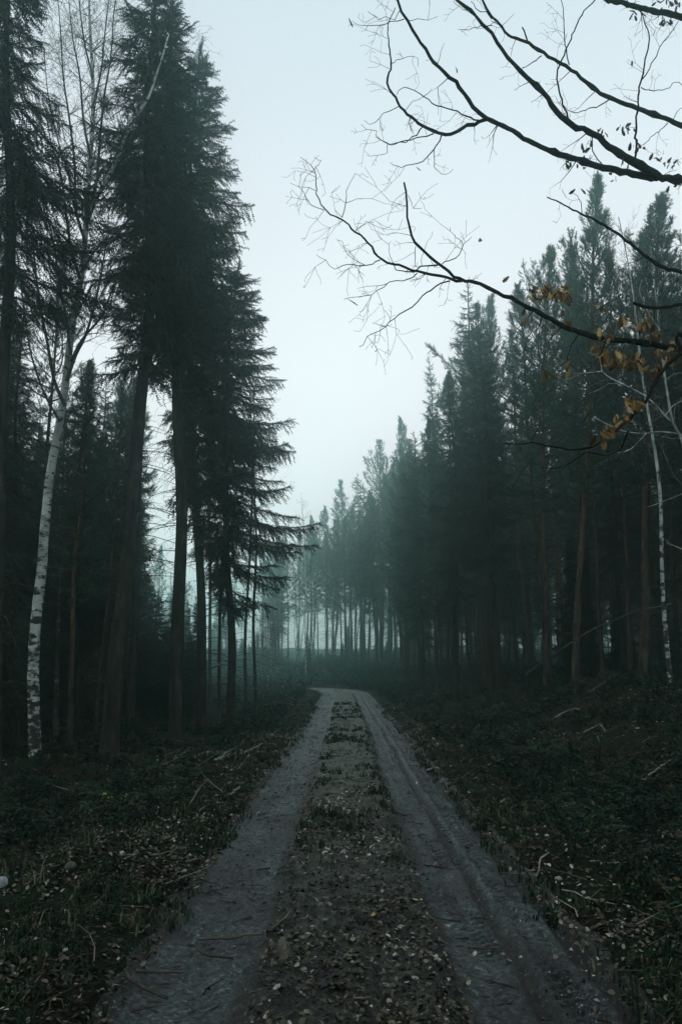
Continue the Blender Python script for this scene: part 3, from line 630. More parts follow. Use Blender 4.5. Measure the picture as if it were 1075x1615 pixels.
fill(34, (8, 22), (19, 34), P_PIN + P_SPR[:2], [P_] * 4 + [S_] * 2, ['shadowed pine trunk in the dark corner of the stand behind the right birch'] * 4 + ['shadowed spruce in the dark corner of the stand behind the right birch'] * 2,
     'shaded trees behind the right birch', 1.7, (0.75, 0.95), lambda x, y: off(x, y) > 0.28 * y + 0.6, 3)
fill(90, (12, 50), (34, 100), P_SPR[:3] + P_PIN[:3], [S_] * 3 + [P_] * 3, ['deep-shaded spruce far inside the right-hand wood'] * 3 + ['deep-shaded pine far inside the right-hand wood'] * 3,
     'trees far inside the right-hand wood', 2.6, (0.8, 1.0), None, 4)
fill(54, (-12, 22), (74, 135), P_PIN + P_SPR[:1], [P_] * 4 + [S_], ['misty thin trunk of the pine stand closing the view beyond the bend'] * 4 + ['misty spruce in the stand closing the view beyond the bend'],
     'misty trees beyond the bend', 2.3, (1.2, 1.6), lambda x, y: not (-0.075 * y < x < -0.02 * y and int(x * 7 + y * 3) % 3) and off(x, y) > 2.6 and -0.10 * y < x < 0.17 * y and y > 88 - 1.2 * x, 5)
fill(50, (9, 80), (90, 150), P_SPR, [S_] * 4, ['misty spruce closing the gaps at the back of the right-hand wood'] * 4, 'misty spruces at the back of the right-hand wood', 2.4, (0.8, 1.05), lambda x, y: x > 0.085 * y, 16)
fill(80, (-75, 70), (132, 200), P_SPR + P_PIN[:1], [S_] * 4 + [P_], ['very faint spruce at the back of the mist'] * 4 + ['very faint pine at the back of the mist'],
     'faint trees at the back of the mist', 3.0, (0.75, 1.0), lambda x, y: not -0.12 * y < x < 0.05 * y, 6)
fill(30, (-34, -6.5), (34, 110), P_BIR + P_PIN[:1] + P_SPR[1:2], [B_] * 3 + [P_, S_], ['bare thin birch in the open wood left of the bend'] * 3 + ['lone pine stem in the open wood left of the bend', 'low spruce in the open wood left of the bend'],
     'trees of the open wood left of the bend', 2.4, (0.6, 0.85), lambda x, y: off(x, y) < -3.0, 7)
fill(16, (-9.5, -4.5), (38, 62), P_BTH, [B_] * 2, ['whip-thin bare birch sapling leaning toward the bend of the track'] * 2,
     'birch saplings crowding the left of the bend', 0.8, (0.7, 1.0), lambda x, y: -4.5 < off(x, y) < -1.9, 8)
fill(150, (-34, -6.0), (17, 62), P_SPR[:2] + P_YSP[:1] + P_YSP[2:] + P_PIN[:2], [S_] * 4 + [P_] * 2, ['shaded spruce deep in the dark wood at far left'] * 2 + ['bushy young spruce deep in the dark wood at far left'] * 2 + ['shaded pine deep in the dark wood at far left'] * 2,
     'spruces deep in the dark wood at far left', 1.5, (0.6, 0.95), lambda x, y: -0.52 * y - 2 < x < -0.25 * y - 0.4, 9)
fill(12, (-14, -5.5), (26, 48), P_YSP, ['young_spruce'] * 3, ['small feathery spruce growing under the tall trunks on the left'] * 3,
     'young spruces under the left-hand trunks', 1.5, (0.5, 0.8), lambda x, y: -0.32 * y < x < -0.15 * y - 1, 10)
fill(30, (9, 30), (24, 60), P_YSP, ['young_spruce'] * 3, ['low spruce in the shade of the right-hand pines'] * 3,
     'young spruces under the right-hand pines', 1.2, (0.3, 0.8), lambda x, y: off(x, y) > 4 and x > 0.27 * y, 11)
fill(28, (-26, 30), (82, 132), P_YSP, ['young_spruce'] * 3, ['faint young spruce low between the misty trunks beyond the bend'] * 3, 'young spruces low between the misty trunks', 1.5, (0.35, 0.8), lambda x, y: off(x, y) > 2.5 or off(x, y) < -3, 17)
fill(60, (-45, 45), (126, 165), P_YSP, ['young_spruce'] * 3, ['very faint low spruce at the back of the mist'] * 3, 'faint low spruces at the back of the mist', 1.8, (0.4, 0.9), lambda x, y: not -0.10 * y < x < 0.03 * y, 18)
fill(34, (-14, 12), (92, 150), P_BIR[:2] + P_PIN[1:2], [B_] * 2 + [P_], ['thin pale stem far off in the bright mist'] * 3, 'thin stems far off in the bright mist', 1.6, (0.9, 1.2), lambda x, y: -0.11 * y < x < 0.06 * y, 19)
# beside and behind the photographer, the wood goes on and shades the near ground
fill(16, (-14, -5.0), (-10, 12), P_SPR, [S_] * 4, ['spruce beside the track left of the viewpoint'] * 4, 'spruces left of the viewpoint', 2.2, (0.9, 1.05), lambda x, y: x < -0.45 * y - 3.2, 12)
fill(16, (6.0, 15), (-10, 16), P_SPR, [S_] * 4, ['spruce beside the track right of the viewpoint'] * 4, 'spruces right of the viewpoint', 2.2, (0.9, 1.05), lambda x, y: x > 0.45 * y + 5.0, 13)

ORD = 'first second third fourth fifth sixth seventh eighth ninth tenth eleventh twelfth thirteenth fourteenth fifteenth sixteenth seventeenth eighteenth nineteenth twentieth twenty-first twenty-second twenty-third twenty-fourth twenty-fifth twenty-sixth twenty-seventh twenty-eighth twenty-ninth thirtieth thirty-first thirty-second thirty-third thirty-fourth thirty-fifth thirty-sixth thirty-seventh thirty-eighth thirty-ninth fortieth'.split()
MARKS = [(-40, 'left edge'), (72, 'big white birch'), (185, 'stout spruce'), (290, 'tall straight spruce'), (362, 'slimmer spruce'), (482, 'hazy bend birch'), (548, 'layered pine'), (600, 'misty pine'),
         (696, 'pointed spruce'), (785, 'heavy-trunked spruce'), (868, 'thin-crowned pine'), (905, 'highest pine'), (1012, 'broad dark pine'), (1058, 'slim birch'), (1115, 'right edge')]
ADJ = {'trees of the dense stand up the right bank': 'bank-side', 'shaded trees behind the right birch': 'shadowed', 'trees far inside the right-hand wood': 'deep-shaded', 'misty trees beyond the bend': 'misty',
       'misty spruces at the back of the right-hand wood': 'dim rear', 'faint trees at the back of the mist': 'faint', 'trees of the open wood left of the bend': 'open-wood', 'birch saplings crowding the left of the bend': 'whip-thin',
       'spruces deep in the dark wood at far left': 'dark', 'young spruces under the left-hand trunks': 'small', 'young spruces under the right-hand pines': 'low', 'young spruces low between the misty trunks': 'faint small', 'faint low spruces at the back of the mist': 'very faint rear', 'thin stems far off in the bright mist': 'thin mist-pale'}
rows = {}
for o in [q for q in C.objects if q.parent is None and q.get('group') in ADJ]:
    l_ = o.location; dz_ = l_[1] * math.cos(PITCH) + (l_[2] + 3 - CAMZ) * math.sin(PITCH); px_ = W / 2 + FPX * l_[0] / dz_
    if -40 <= px_ <= 1115:
        k_ = max(i for i, mk_ in enumerate(MARKS) if mk_[0] <= px_); rows.setdefault((o['group'], o['category'] + o.name.split('.')[0], k_), []).append((px_, o))
for (gr_, _, k_), lst_ in rows.items():
    k_ = min(k_, len(MARKS) - 2)
    for i, (_, o) in enumerate(sorted(lst_, key=lambda q: q[0])):
        kind_ = {'pine_tree': 'pine', 'spruce_tree': 'spruce', 'birch_tree': 'birch', 'young_spruce': 'young spruce'}[o.name.split('.')[0]]
        head = 'only' if len(lst_) == 1 else ORD[min(i, 39)]
        o['label'] = '%s %s %s%s between %s and %s' % (head, ADJ[gr_], kind_, '' if len(lst_) == 1 else ' from the left', MARKS[k_][1], MARKS[k_ + 1][1])

# ------------------------------------------------------------------ the big white birch, traced
YB = 14.9
bb = onground(57, 1195); YB = bb[1]
def pts(lst, Y0, Y1=None, ybend=0.0):
    n = len(lst); Y1 = Y0 if Y1 is None else Y1
    return np.array([at(x, y, Y0 + (Y1 - Y0) * i / max(1, n - 1) + ybend * math.sin(3.1 * i / max(1, n - 1))) for i, (x, y) in enumerate(lst)])
birch = empty('birch_tree', bb); tag(birch, 'big white birch with curving flaky trunk and bare crown at the left, forking high up', 'tree')
o3 = np.array(bb)
def wpx(w, Y): return 0.5 * w * Y / FPX * 1.02
def add_traced(g, lst, Y0, Y1, w0, w1, sides=8, step=0.15, rough=0.0, rng=None, ybend=0.0, origin=o3, mi=0):
    P_w = pts(lst, Y0, Y1, ybend) - origin; Q = catmull(P_w, step); rr = np.linspace(wpx(w0, Y0), wpx(w1, Y1), len(Q)); tube(g, Q, rr, sides, mi, rough, rng); return Q, rr
rg = np.random.default_rng(99); g = Geo()
tq, tr = add_traced(g, [(56, 1225), (56, 1190), (54, 1120), (53, 1050), (57, 980), (66, 900), (72, 820), (80, 745), (92, 680), (103, 610), (111, 540), (120, 480), (131, 420), (136, 350), (141, 270), (146, 200), (147, 130), (143, 60), (141, -10), (146, -110)], YB, YB + 0.9, 18.5, 2.4, 16, 0.2, 0.025, rg)
q2, r2 = add_traced(g, [(136, 355), (150, 318), (165, 290), (180, 262), (190, 238), (203, 205), (220, 178), (236, 150), (246, 120), (256, 90), (265, 58)], YB + 0.45, YB - 0.6, 8, 2.5, 8, 0.15)
link('trunk', g.mesh('trunk', [M['birch_bark']], True), birch)
g = Geo(); segs = []; limbs = [(q2, r2)]
for lst, w0 in [([(103, 640), (86, 600), (75, 540), (62, 470), (54, 400), (50, 330), (48, 270)], 6), ([(95, 665), (70, 620), (50, 560), (40, 500), (30, 420), (22, 350)], 4), ([(112, 560), (104, 500), (92, 430), (85, 380), (70, 330), (58, 280)], 5),
                ([(106, 600), (120, 560), (135, 530), (150, 480), (160, 430), (168, 380), (172, 330)], 6), ([(112, 570), (130, 535), (160, 500), (172, 470), (190, 430), (205, 400)], 5),
                ([(126, 440), (112, 390), (104, 330), (95, 270), (80, 220), (72, 170)], 6), ([(134, 380), (120, 330), (118, 260), (110, 190), (100, 120), (96, 50), (90, -20)], 6),
                ([(137, 350), (152, 290), (158, 220), (165, 150), (175, 90), (180, 20), (190, -50)], 6), ([(143, 250), (132, 190), (126, 120), (115, 60), (108, -10)], 5),
                ([(128, 430), (150, 395), (180, 370), (200, 350), (222, 330), (240, 318)], 4), ([(120, 500), (145, 450), (160, 440), (190, 470), (215, 480)], 3),
                ([(138, 330), (120, 300), (100, 250), (84, 190), (75, 140), (70, 80)], 4), ([(147, 170), (160, 110), (165, 60), (172, 0), (180, -40)], 4), ([(146, 120), (134, 70), (126, 10), (120, -60)], 4)]:
    q = pts([lst[0]], YB + 0.3)[0]; a = rg.uniform(-1.6, 1.6)
    Q, rr = add_traced(g, lst, YB + 0.3, YB + 0.3 + a, w0, 1.2, 5, 0.15); limbs.append((Q, rr))
limbs.append((tq[len(tq) // 2:], tr[len(tq) // 2:]))
for Q, rr in limbs:
    n = int(len(Q) * 1.3)
    for i in range(n):
        k = int(rg.integers(len(Q) // 5, len(Q) - 1)); dd = norm(Q[k + 1] - Q[k]); e = norm(np.cross(dd, rg.standard_normal(3)))
        grow(segs, Q[k], norm(dd * 0.8 + e * 0.7), rg.uniform(0.4, 1.5), max(0.004, rr[k] * 0.35), 2, rg, (3, 4), 0.7, 0.05, 0.12, 0.16, 0.55, 0.0022)
segs_to(g, segs, 0, 3)
link('bare_crown', g.mesh('bare_crown', [M['birch_twig']]), birch)

# ------------------------------------------------------------------ the oak reaching in from the right
OX, OY = 4.9, 7.2; oz = float(terrain(OX, OY))
oak = empty('oak_tree', (OX, OY, oz)); tag(oak, 'dark oak standing just outside the right edge, its bare boughs reaching over the track', 'tree')
oo = np.array([OX, OY, oz]); rg = np.random.default_rng(7)
g = Geo(); tp = catmull([[0, 0, -0.4], [0.02, 0, 0.3], [0.1, 0.1, 2.0], [0.0, 0.05, 4.2], [-0.1, -0.1, 6.6], [0.15, 0.1, 9.2], [0.3, 0.2, 12.0]], 0.3)
tube(g, tp, np.interp(tp[:, 2], [-0.4, 0.2, 1, 6.5, 12], [0.46, 0.34, 0.27, 0.19, 0.05]), 16, 0, 0.03, rg)
segs = []
for i in range(12):
    a = rg.uniform(-1.2, 1.9); grow(segs, np.array([0.15, 0.1, rg.uniform(7.5, 11.5)]), norm(np.array([math.cos(a), math.sin(a), 0.7])), rg.uniform(1.5, 3.0), 0.05, 2, rg, (4, 4), 0.8, 0.03, 0.2)
segs_to(g, segs, 0, 4); link('trunk', g.mesh('trunk', [M['oak_bark']], True), oak)

LOBES = [(0, 0), (0.10, 0.05), (0.22, 0.17), (0.30, 0.09), (0.44, 0.26), (0.52, 0.13), (0.66, 0.30), (0.74, 0.15), (0.88, 0.20), (1.0, 0.0)]
def oak_leaves(g, pos, size, rng, drop=0.75, tone=(0.2, 1.0)):
    """lobed, curled leaves hanging from points"""
    for p in pos:
        l = size * rng.uniform(0.7, 1.25); d = norm(np.array([rng.normal(0, 0.5), rng.normal(0, 0.5), -drop])); e = norm(np.cross(d, rng.standard_normal(3))); n_ = np.cross(d, e); cu = rng.uniform(-0.35, 0.35); fo = rng.uniform(0.1, 0.5)
        V = []; F = []
        for (s_, w_) in LOBES:
            c0 = p + d * l * s_ + n_ * cu * l * s_ * s_
            V += [c0, c0 + (e * w_ + n_ * w_ * fo) * l, c0 + (-e * w_ + n_ * w_ * fo) * l]
        for k in range(len(LOBES) - 1):
            a, b_ = 3 * k, 3 * k + 3; F += [[a, a + 1, b_ + 1], [a, b_ + 1, b_], [a, b_, b_ + 2], [a, b_ + 2, a + 2]]
        g.add(V, F, 0, np.full(len(V), rng.uniform(*tone)))
def zig(g, Q, rr, rng, dens, lmax, lev=1):
    segs = []; n = int(dens * len(Q))
    for i in range(n):
        k = int(rng.integers(0, len(Q) - 1)); dd = norm(Q[k + 1] - Q[k]); e = norm(np.cross(dd, rng.standard_normal(3) * np.array([1, 1, 1.0]) + np.array([0, 1.5, 0])))
        grow(segs, Q[k], norm(dd * 0.5 + e), rng.uniform(0.25, 1.0) * lmax, max(0.0018, min(rr[k] * 0.3, 0.006)), lev, rng, (3, 3), 0.9, 0.03, 0.28, 0.0, 0.5, 0.0011)
    segs_to(g, segs, 0, 3)
def bough(Ytip, Yroot, main, w0, w1, subs=(), leaves=(), dark=True, twig=0.15, lsize=0.075, ybend=0.0, per=3, mat='oak_bark', root=None, parent=oak, origin=oo, name='branch'):
    """MAIN from the trunk side to the tip; SUBS = [(points, w0, w1, depth shift)]"""
    g = Geo(); P_ = pts(main, Yroot, Ytip, ybend) - origin
    if root is not None: P_ = np.vstack([np.array(root)[None], P_])
    Q = catmull(P_, 0.05); n0 = len(Q)
    wr = np.interp(np.linspace(0, 1, n0), [0, 0.35, 1], [wpx(w0 * 1.2, Yroot), wpx(w0 * 0.86, (Yroot + Ytip) / 2), wpx(w1, Ytip)])
    rr = wr * (1 + 0.10 * rg.standard_normal(n0).cumsum() / np.sqrt(np.arange(1, n0 + 1)) * 0.3); Q[2:-2] += rg.normal(0, 0.0035, (len(Q) - 4, 3)); rr = rr * (1 + 0.35 * (rg.random(len(rr)) < 0.05)); tube(g, Q, rr, 8, 0, 0.10, rg)
    k0 = n0 // 3; zig(g, Q[k0:], rr[k0:], rg, twig, 0.45)
    def depth_of(pt):
        A = np.array(main, float); j = int(np.argmin(((A - np.array(pt)) ** 2).sum(1))); return Yroot + (Ytip - Yroot) * j / (len(main) - 1) + ybend * math.sin(3.1 * j / (len(main) - 1))
    for sb in subs:
        lst, a, b_ = sb[:3]; Y0 = depth_of(lst[0]) if len(sb) < 4 else sb[3]; Yd = Y0 + rg.uniform(-0.35, 0.2)
        q = catmull(pts(lst, Y0, Yd) - origin, 0.035); q[1:-1] += rg.normal(0, 0.004, (len(q) - 2, 3)); r2 = np.linspace(wpx(a, Y0), wpx(b_, Yd), len(q)); tube(g, q, r2, 6, 0, 0.08, rg)
        zig(g, q, r2, rg, twig * 1.9, 0.32, 1)
    br = link(name, g.mesh(name, [M[mat]], True), parent)
    if leaves:
        gl = Geo(); gs = Geo()
        for lf in leaves:
            px, py = lf[:2]; c = at(px, py, depth_of((px, py)) - 0.05 + rg.uniform(-0.12, 0.12)) - origin
            pos = [c + rg.normal(0, 0.022, 3) + np.array([0, 0, 0.03]) for _ in range(lf[2] if len(lf) > 2 else int(rg.integers(per - 1, per + 3)))]
            oak_leaves(gl, pos, lsize, rg, tone=(0, 1))
        link('leaves', gl.mesh('leaves', [M['oak_leaf_dark' if dark else 'oak_leaf']]), br)
    return br
bough(4.6, 6.4, [(1120, 287), (1075, 284), (1038, 280), (1020, 279), (979, 270), (943, 262), (910, 252), (864, 237), (833, 222), (810, 206), (786, 195), (767, 187), (746, 168), (731, 148), (716, 128), (701, 113), (683, 98), (671, 78), (656, 58), (643, 33), (633, 18), (625, 0), (612, -25), (600, -70)],
      19, 3.5, [([(767, 188), (748, 194), (736, 198), (721, 208), (701, 212), (683, 208), (666, 198), (648, 185), (630, 167), (620, 148), (610, 132), (613, 115), (617, 100), (613, 63), (612, 38), (623, 12)], 7.5, 1.2),
                ([(764, 191), (748, 188), (721, 177), (696, 168), (681, 162), (661, 148), (637, 138), (625, 149)], 3.2, 1.2),
                ([(696, 213), (684, 236), (674, 246), (666, 255), (648, 260), (633, 264), (615, 256)], 2.4, 0.8), ([(684, 236), (685, 262), (690, 270), (702, 276), (714, 267)], 1.4, 0.7),
                ([(666, 200), (650, 216), (640, 223), (630, 224), (612, 228), (600, 222), (592, 216)], 2.4, 0.8), ([(683, 211), (673, 215), (648, 220), (623, 226), (610, 228), (594, 215), (594, 207), (578, 205), (569, 196)], 2.2, 0.7),
                ([(628, 168), (615, 176), (603, 178), (597, 188), (583, 196), (574, 190)], 1.6, 0.7), ([(617, 100), (625, 95), (643, 90), (658, 93), (659, 105)], 1.3, 0.7),
                ([(637, 30), (615, 34), (600, 39), (585, 41), (568, 39), (555, 33)], 1.6, 0.7), ([(631, 15), (622, 30), (608, 27), (596, 30), (580, 18)], 1.4, 0.7), ([(643, 33), (658, 30), (675, 32), (690, 26)], 1.2, 0.6),
                ([(610, 228), (612, 240), (590, 246), (578, 244)], 1.1, 0.6), ([(646, 183), (646, 200), (652, 212)], 1.2, 0.7), ([(638, 176), (650, 160), (668, 152), (680, 140)], 1.1, 0.6), ([(690, 100), (700, 68)], 1.0, 0.6)],
      [(895, 261), (912, 259), (966, 284), (1061, 297), (1066, 264), (1056, 258), (1067, 248), (1040, 252), (1026, 250), (711, 113, 1), (552, 31, 1), (652, 262, 1)], True, 0.13, 0.055, 0, 3, root=[-0.05, -0.05, 5.25])
bough(4.9, 6.1, [(1038, 280), (1017, 266), (994, 252), (976, 243), (959, 231), (943, 217), (928, 207), (902, 197), (884, 182), (869, 166), (856, 146), (846, 136), (820, 113), (800, 90), (784, 68), (774, 53), (761, 38), (749, 25), (733, 10), (721, 0), (700, -22)],
      13, 4, [([(897, 191), (887, 166), (881, 143), (877, 118), (882, 102), (892, 79), (907, 43), (918, 23), (938, 0), (950, -15)], 3.4, 1.8), ([(933, 217), (932, 230), (938, 245), (948, 258)], 2, 2),
              ([(757, 33), (745, 18), (728, 15), (714, 2)], 1.4, 0.7), ([(775, 40), (757, 42), (738, 46), (722, 46)], 1.6, 0.8), ([(1002, 256), (1003, 230), (1002, 200), (1005, 169), (1007, 138), (1012, 118), (1017, 92), (1024, 61), (1017, 38), (1011, 20)], 4.2, 2),
              ([(1010, 138), (1030, 143), (1056, 138), (1061, 130), (1069, 130), (1078, 138)], 1.7, 1.0), ([(1012, 125), (1028, 100), (1040, 73), (1056, 54), (1069, 33)], 2, 1.2)],
      [(924, 238), (932, 250), (931, 232), (947, 208), (953, 217), (979, 204), (993, 204), (998, 232), (1010, 236), (984, 253), (989, 261), (847, 137)], True, 0.12, 0.055, 0, 3)
bough(5.3, 6.7, [(1120, 212), (1075, 199), (1056, 190), (1030, 180), (1005, 171), (979, 161), (953, 150), (933, 138), (915, 123), (900, 110), (882, 98), (856, 84), (833, 68), (813, 60), (801, 55), (789, 43), (774, 25), (766, 13), (760, 0), (750, -25)],
      12, 3.5, [([(961, 156), (946, 166), (928, 171), (910, 178), (895, 174), (888, 166)], 2.4, 1), ([(897, 102), (890, 64), (888, 26), (884, -5)], 2.2, 1.2), ([(832, 67), (829, 55), (823, 43)], 3, 2.6), ([(1052, 194), (1038, 207), (1022, 220), (1010, 230)], 1.6, 1),
                ([(853, 88), (840, 98), (823, 107)], 2, 1.2), ([(775, 30), (765, 20), (750, 12), (742, 2)], 2.0, 1), ([(774, 33), (790, 40), (810, 22)], 1.0, 0.6), ([(1060, 190), (1065, 178), (1078, 168)], 1.4, 0.8)],
      [(997, 94)], True, 0.12, 0.055, 0, 2, root=[-0.02, -0.05, 5.9])
bough(6.0, 6.9, [(1120, 40), (1075, 26), (1056, 22), (1030, 18), (1010, 12), (979, 5), (959, 0), (930, -16), (880, -50)], 15, 6, [([(1017, 25), (1009, 18), (1002, 10)], 2, 1.4), ([(1040, 5), (1062, -10)], 2, 1)],
      [(1005, 23), (1001, 21), (1052, 33), (1048, 36), (1046, 8), (1040, 3), (1056, 4), (1068, 8)], True, 0.3, 0.07, 0, 3, root=[0.0, -0.05, 7.0])
orange = [(841, 456), (858, 457), (883, 459), (889, 462), (895, 467), (864, 470), (875, 463), (951, 488), (981, 506), (1015, 512), (1009, 516), (829, 502), (883, 511), (948, 527), (962, 533), (1033, 533), (1027, 528), (941, 549), (957, 560), (952, 566), (981, 561), (986, 566), (969, 573), (962, 570), (993, 580), (1008, 573), (1003, 567), (1030, 583), (1038, 558), (1045, 565), (1055, 560), (1070, 548), (1066, 556)]
bough(4.4, 5.9, [(1130, 556), (1075, 551), (1041, 546), (1008, 539), (975, 537), (945, 534), (916, 524), (886, 514), (859, 497), (832, 485), (806, 470), (782, 460), (755, 448), (740, 444), (724, 440), (706, 429), (688, 414), (670, 398), (655, 383), (646, 359), (640, 326), (640, 302), (637, 288)],
      19, 3.2, [([(728, 443), (718, 442), (703, 438), (682, 433), (658, 429), (629, 419), (602, 410), (581, 383), (560, 365), (536, 343), (521, 338), (510, 329), (499, 305), (496, 267), (483, 255), (474, 248)], 5.5, 0.9),
                ([(511, 331), (492, 322), (477, 307), (472, 294), (474, 273)], 1.4, 0.7), ([(498, 301), (488, 297), (472, 294), (458, 289)], 1.1, 0.6), ([(496, 267), (507, 252)], 1.0, 0.6), ([(539, 343), (545, 320), (547, 300), (553, 287), (560, 274)], 1.5, 0.7), ([(545, 320), (556, 317), (569, 314)], 1.1, 0.6),
                ([(599, 410), (578, 419), (548, 416), (540, 418), (527, 423), (514, 411), (499, 402)], 1.8, 0.7), ([(575, 418), (548, 401), (539, 383), (530, 378)], 1.3, 0.7),
                ([(709, 443), (694, 445), (679, 456), (664, 468), (649, 483), (629, 496), (608, 515), (593, 526), (578, 530), (573, 544), (566, 547)], 2.8, 1.0), ([(608, 515), (597, 512), (587, 509)], 1, 0.6), ([(614, 508), (613, 498), (605, 489)], 1, 0.6),
                ([(657, 431), (650, 437), (635, 442), (614, 445), (605, 452), (593, 459), (575, 468), (560, 468), (542, 472)], 2.0, 0.8), ([(611, 447), (594, 452), (578, 451), (563, 455)], 1.3, 0.6),
                ([(690, 418), (676, 418), (664, 420), (652, 430), (638, 427), (623, 425), (620, 415)], 3.0, 1.5), ([(697, 416), (708, 411), (718, 408), (724, 401), (726, 393), (730, 387), (743, 374)], 1.9, 0.8), ([(730, 387), (724, 377), (714, 370), (709, 358)], 1.2, 0.6),
                ([(643, 308), (647, 320), (652, 328), (664, 329)], 1.1, 0.6), ([(655, 389), (655, 405), (654, 420)], 1.2, 0.9), ([(620, 416), (612, 395), (616, 380)], 1.0, 0.5), ([(665, 420), (668, 395), (682, 365)], 1.0, 0.5), ([(560, 366), (575, 352), (590, 350)], 1, 0.5), ([(854, 500), (845, 522), (825, 550)], 1.5, 0.7)],
      orange + [(757, 382, 1), (542, 474, 1), (803, 449, 1), (826, 472, 2)], False, 0.18, 0.070, 0, 6, root=[-0.05, -0.1, 3.6])
bough(5.5, 6.6, [(1120, 440), (1075, 429), (1047, 423), (1023, 408), (993, 384), (969, 366), (945, 351), (916, 337), (889, 323), (862, 311)], 11, 1.8, [([(917, 337), (914, 315), (904, 305)], 1.5, 0.8)], [(910, 304)], True, 0.15, 0.06, 0, 2, root=[0.0, -0.1, 4.5])
bough(6.1, 6.8, [(1120, 481), (1075, 481), (1041, 485), (1017, 484), (999, 478)], 8, 5, (), (), True, 0.05, root=[0.0, -0.1, 4.1])
bough(4.7, 5.7, [(1095, 535), (1075, 556), (1054, 573), (1035, 598), (1021, 626), (1004, 648), (987, 665), (970, 681), (954, 693), (931, 705), (903, 709), (873, 705), (836, 698), (811, 701), (795, 699)],
      13, 1.6, [([(990, 679), (983, 701), (970, 713), (951, 718), (935, 716), (923, 713)], 3.2, 1.4), ([(922, 713), (905, 725), (887, 737), (870, 739), (853, 737)], 2, 0.9), ([(836, 698), (846, 680), (851, 655)], 1.2, 0.6)],
      [(981, 662), (977, 668), (984, 655), (995, 642), (1004, 638), (965, 679), (961, 684), (953, 692), (861, 590), (897, 584)], False, 0.12, 0.070, 0, 4, root=[-0.1, -0.2, 3.7])

# the lichen-pale sapling on the right, behind the oak boughs
SX = at(1090, 1100, 9.5); sx = SX[0]; sz0 = float(terrain(sx, 9.5)); sap = empty('birch_sapling', (sx, 9.5, sz0)); so = np.array([sx, 9.5, sz0])
tag(sap, 'lichen-pale crooked sapling at the right edge, behind the oak bough with orange leaves', 'sapling')
g = Geo()
add_traced(g, [(1092, 1190), (1090, 900), (1080, 720), (1060, 665), (1051, 617), (1043, 560), (1037, 500), (1030, 440)], 9.5, 9.3, 9, 2, 8, 0.1, 0.05, rg, 0, so)
link('trunk', g.mesh('trunk', [M['lichen_twig']], True), sap)
g = Geo(); allq = []
for lst, a, b_ in [([(1080, 690), (1075, 686), (1040, 681), (1015, 684), (982, 680), (956, 669), (937, 658)], 3.4, 1.3), ([(1056, 664), (1021, 628), (982, 606), (965, 598), (948, 585), (947, 567), (938, 560), (927, 556)], 3.4, 1.3),
                   ([(948, 586), (914, 589), (898, 588), (884, 586)], 2, 1), ([(914, 589), (900, 597), (875, 600)], 1.3, 0.8), ([(982, 606), (959, 605), (945, 614), (928, 621)], 1.8, 1), ([(1018, 684), (993, 709), (967, 715), (951, 718)], 2.6, 1.2),
                   ([(1062, 672), (1064, 640), (1078, 622)], 2, 1), ([(1044, 562), (1060, 545), (1072, 520), (1080, 500)], 2.2, 1), ([(1040, 520), (1020, 490), (1008, 460), (1012, 440)], 2, 1), ([(1049, 600), (1062, 590), (1080, 588)], 1.6, 1), ([(1083, 770), (1062, 750), (1040, 700)], 2, 1),
                   ([(1086, 775), (1060, 785), (1035, 795), (1020, 800)], 2, 1), ([(1084, 870), (1065, 862), (1050, 856)], 1.6, 0.9), ([(1080, 630), (1060, 640), (1048, 655), (1035, 652)], 1.6, 1)]:
    Q, rr = add_traced(g, lst, 9.4, 9.4 + rg.uniform(-0.6, 0.5), a, b_, 5, 0.08, 0.08, rg, 0, so); zig(g, Q, rr, rg, 0.35, 0.5)
link('branch', g.mesh('branch', [M['lichen_twig']], True), sap)

# ------------------------------------------------------------------ ground cover
def scatter(n, rng, ymax, ymin=2.6, pw=1.6, xlim=None):
    """positions thinning with distance, across the view"""
    u = rng.random(n); y = ymin + (ymax - ymin) * u ** pw; half = 0.50 * y + 1.5
    x = rng.uniform(-1, 1, n) * half; return x, y
def leaf_shapes(g, x, y, z, size, rng, tone, tilt=0.45, lift=0.01):
    n = len(x); ya = rng.uniform(0, 6.283, n); d = np.stack([np.cos(ya), np.sin(ya), rng.normal(0, tilt, n)], 1); d = norm(d)
    s_ = np.stack([-np.sin(ya), np.cos(ya), rng.normal(0, tilt, n)], 1); s_ = norm(s_ - d * (s_ * d).sum(1, keepdims=True)); nn = np.cross(d, s_)
    nn = nn * np.sign(nn[:, 2:3] + 1e-9); l = (size * rng.uniform(0.6, 1.3, n))[:, None]; w = l * rng.uniform(0.28, 0.42, n)[:, None]; c = rng.uniform(-0.3, 0.35, n)[:, None]
    p = np.stack([x, y, z + lift], 1)
    w = w * 0.95; c2 = rng.uniform(0.0, 0.5, n)[:, None]
    V = np.stack([p - d * l * 0.5 + nn * l * c * 0.5, p - d * l * 0.3 - s_ * w * 0.75 + nn * w * c2, p - s_ * w + nn * w * c2 * 1.2, p + d * l * 0.28 - s_ * w * 0.72 + nn * w * c2, p + d * l * 0.55 + nn * l * c * 0.6,
                  p + d * l * 0.28 + s_ * w * 0.72 + nn * w * c2, p + s_ * w + nn * w * c2, p - d * l * 0.3 + s_ * w * 0.75 + nn * w * c2 * 0.8, p], 1)
    Fk = np.array([[k, (k + 1) % 8, 8] for k in range(8)])
    F = Fk[None] + (np.arange(n) * 9)[:, None, None]; g.add(V.reshape(-1, 3), F.reshape(-1, 3), 0, np.repeat(tone, 9))
rg = np.random.default_rng(1234)
x, y = scatter(230000, rg, 34, pw=1.45); v = x - road_x(y)
intrack = ((v > -1.08) & (v < -0.45)) | ((v > 0.62) & (v < 1.38)); center = (v >= -0.45) & (v <= 0.62)
leftv = (v < -1.08) & (v > -2.6); rightv = (v > 1.4) & (v < 3.0)
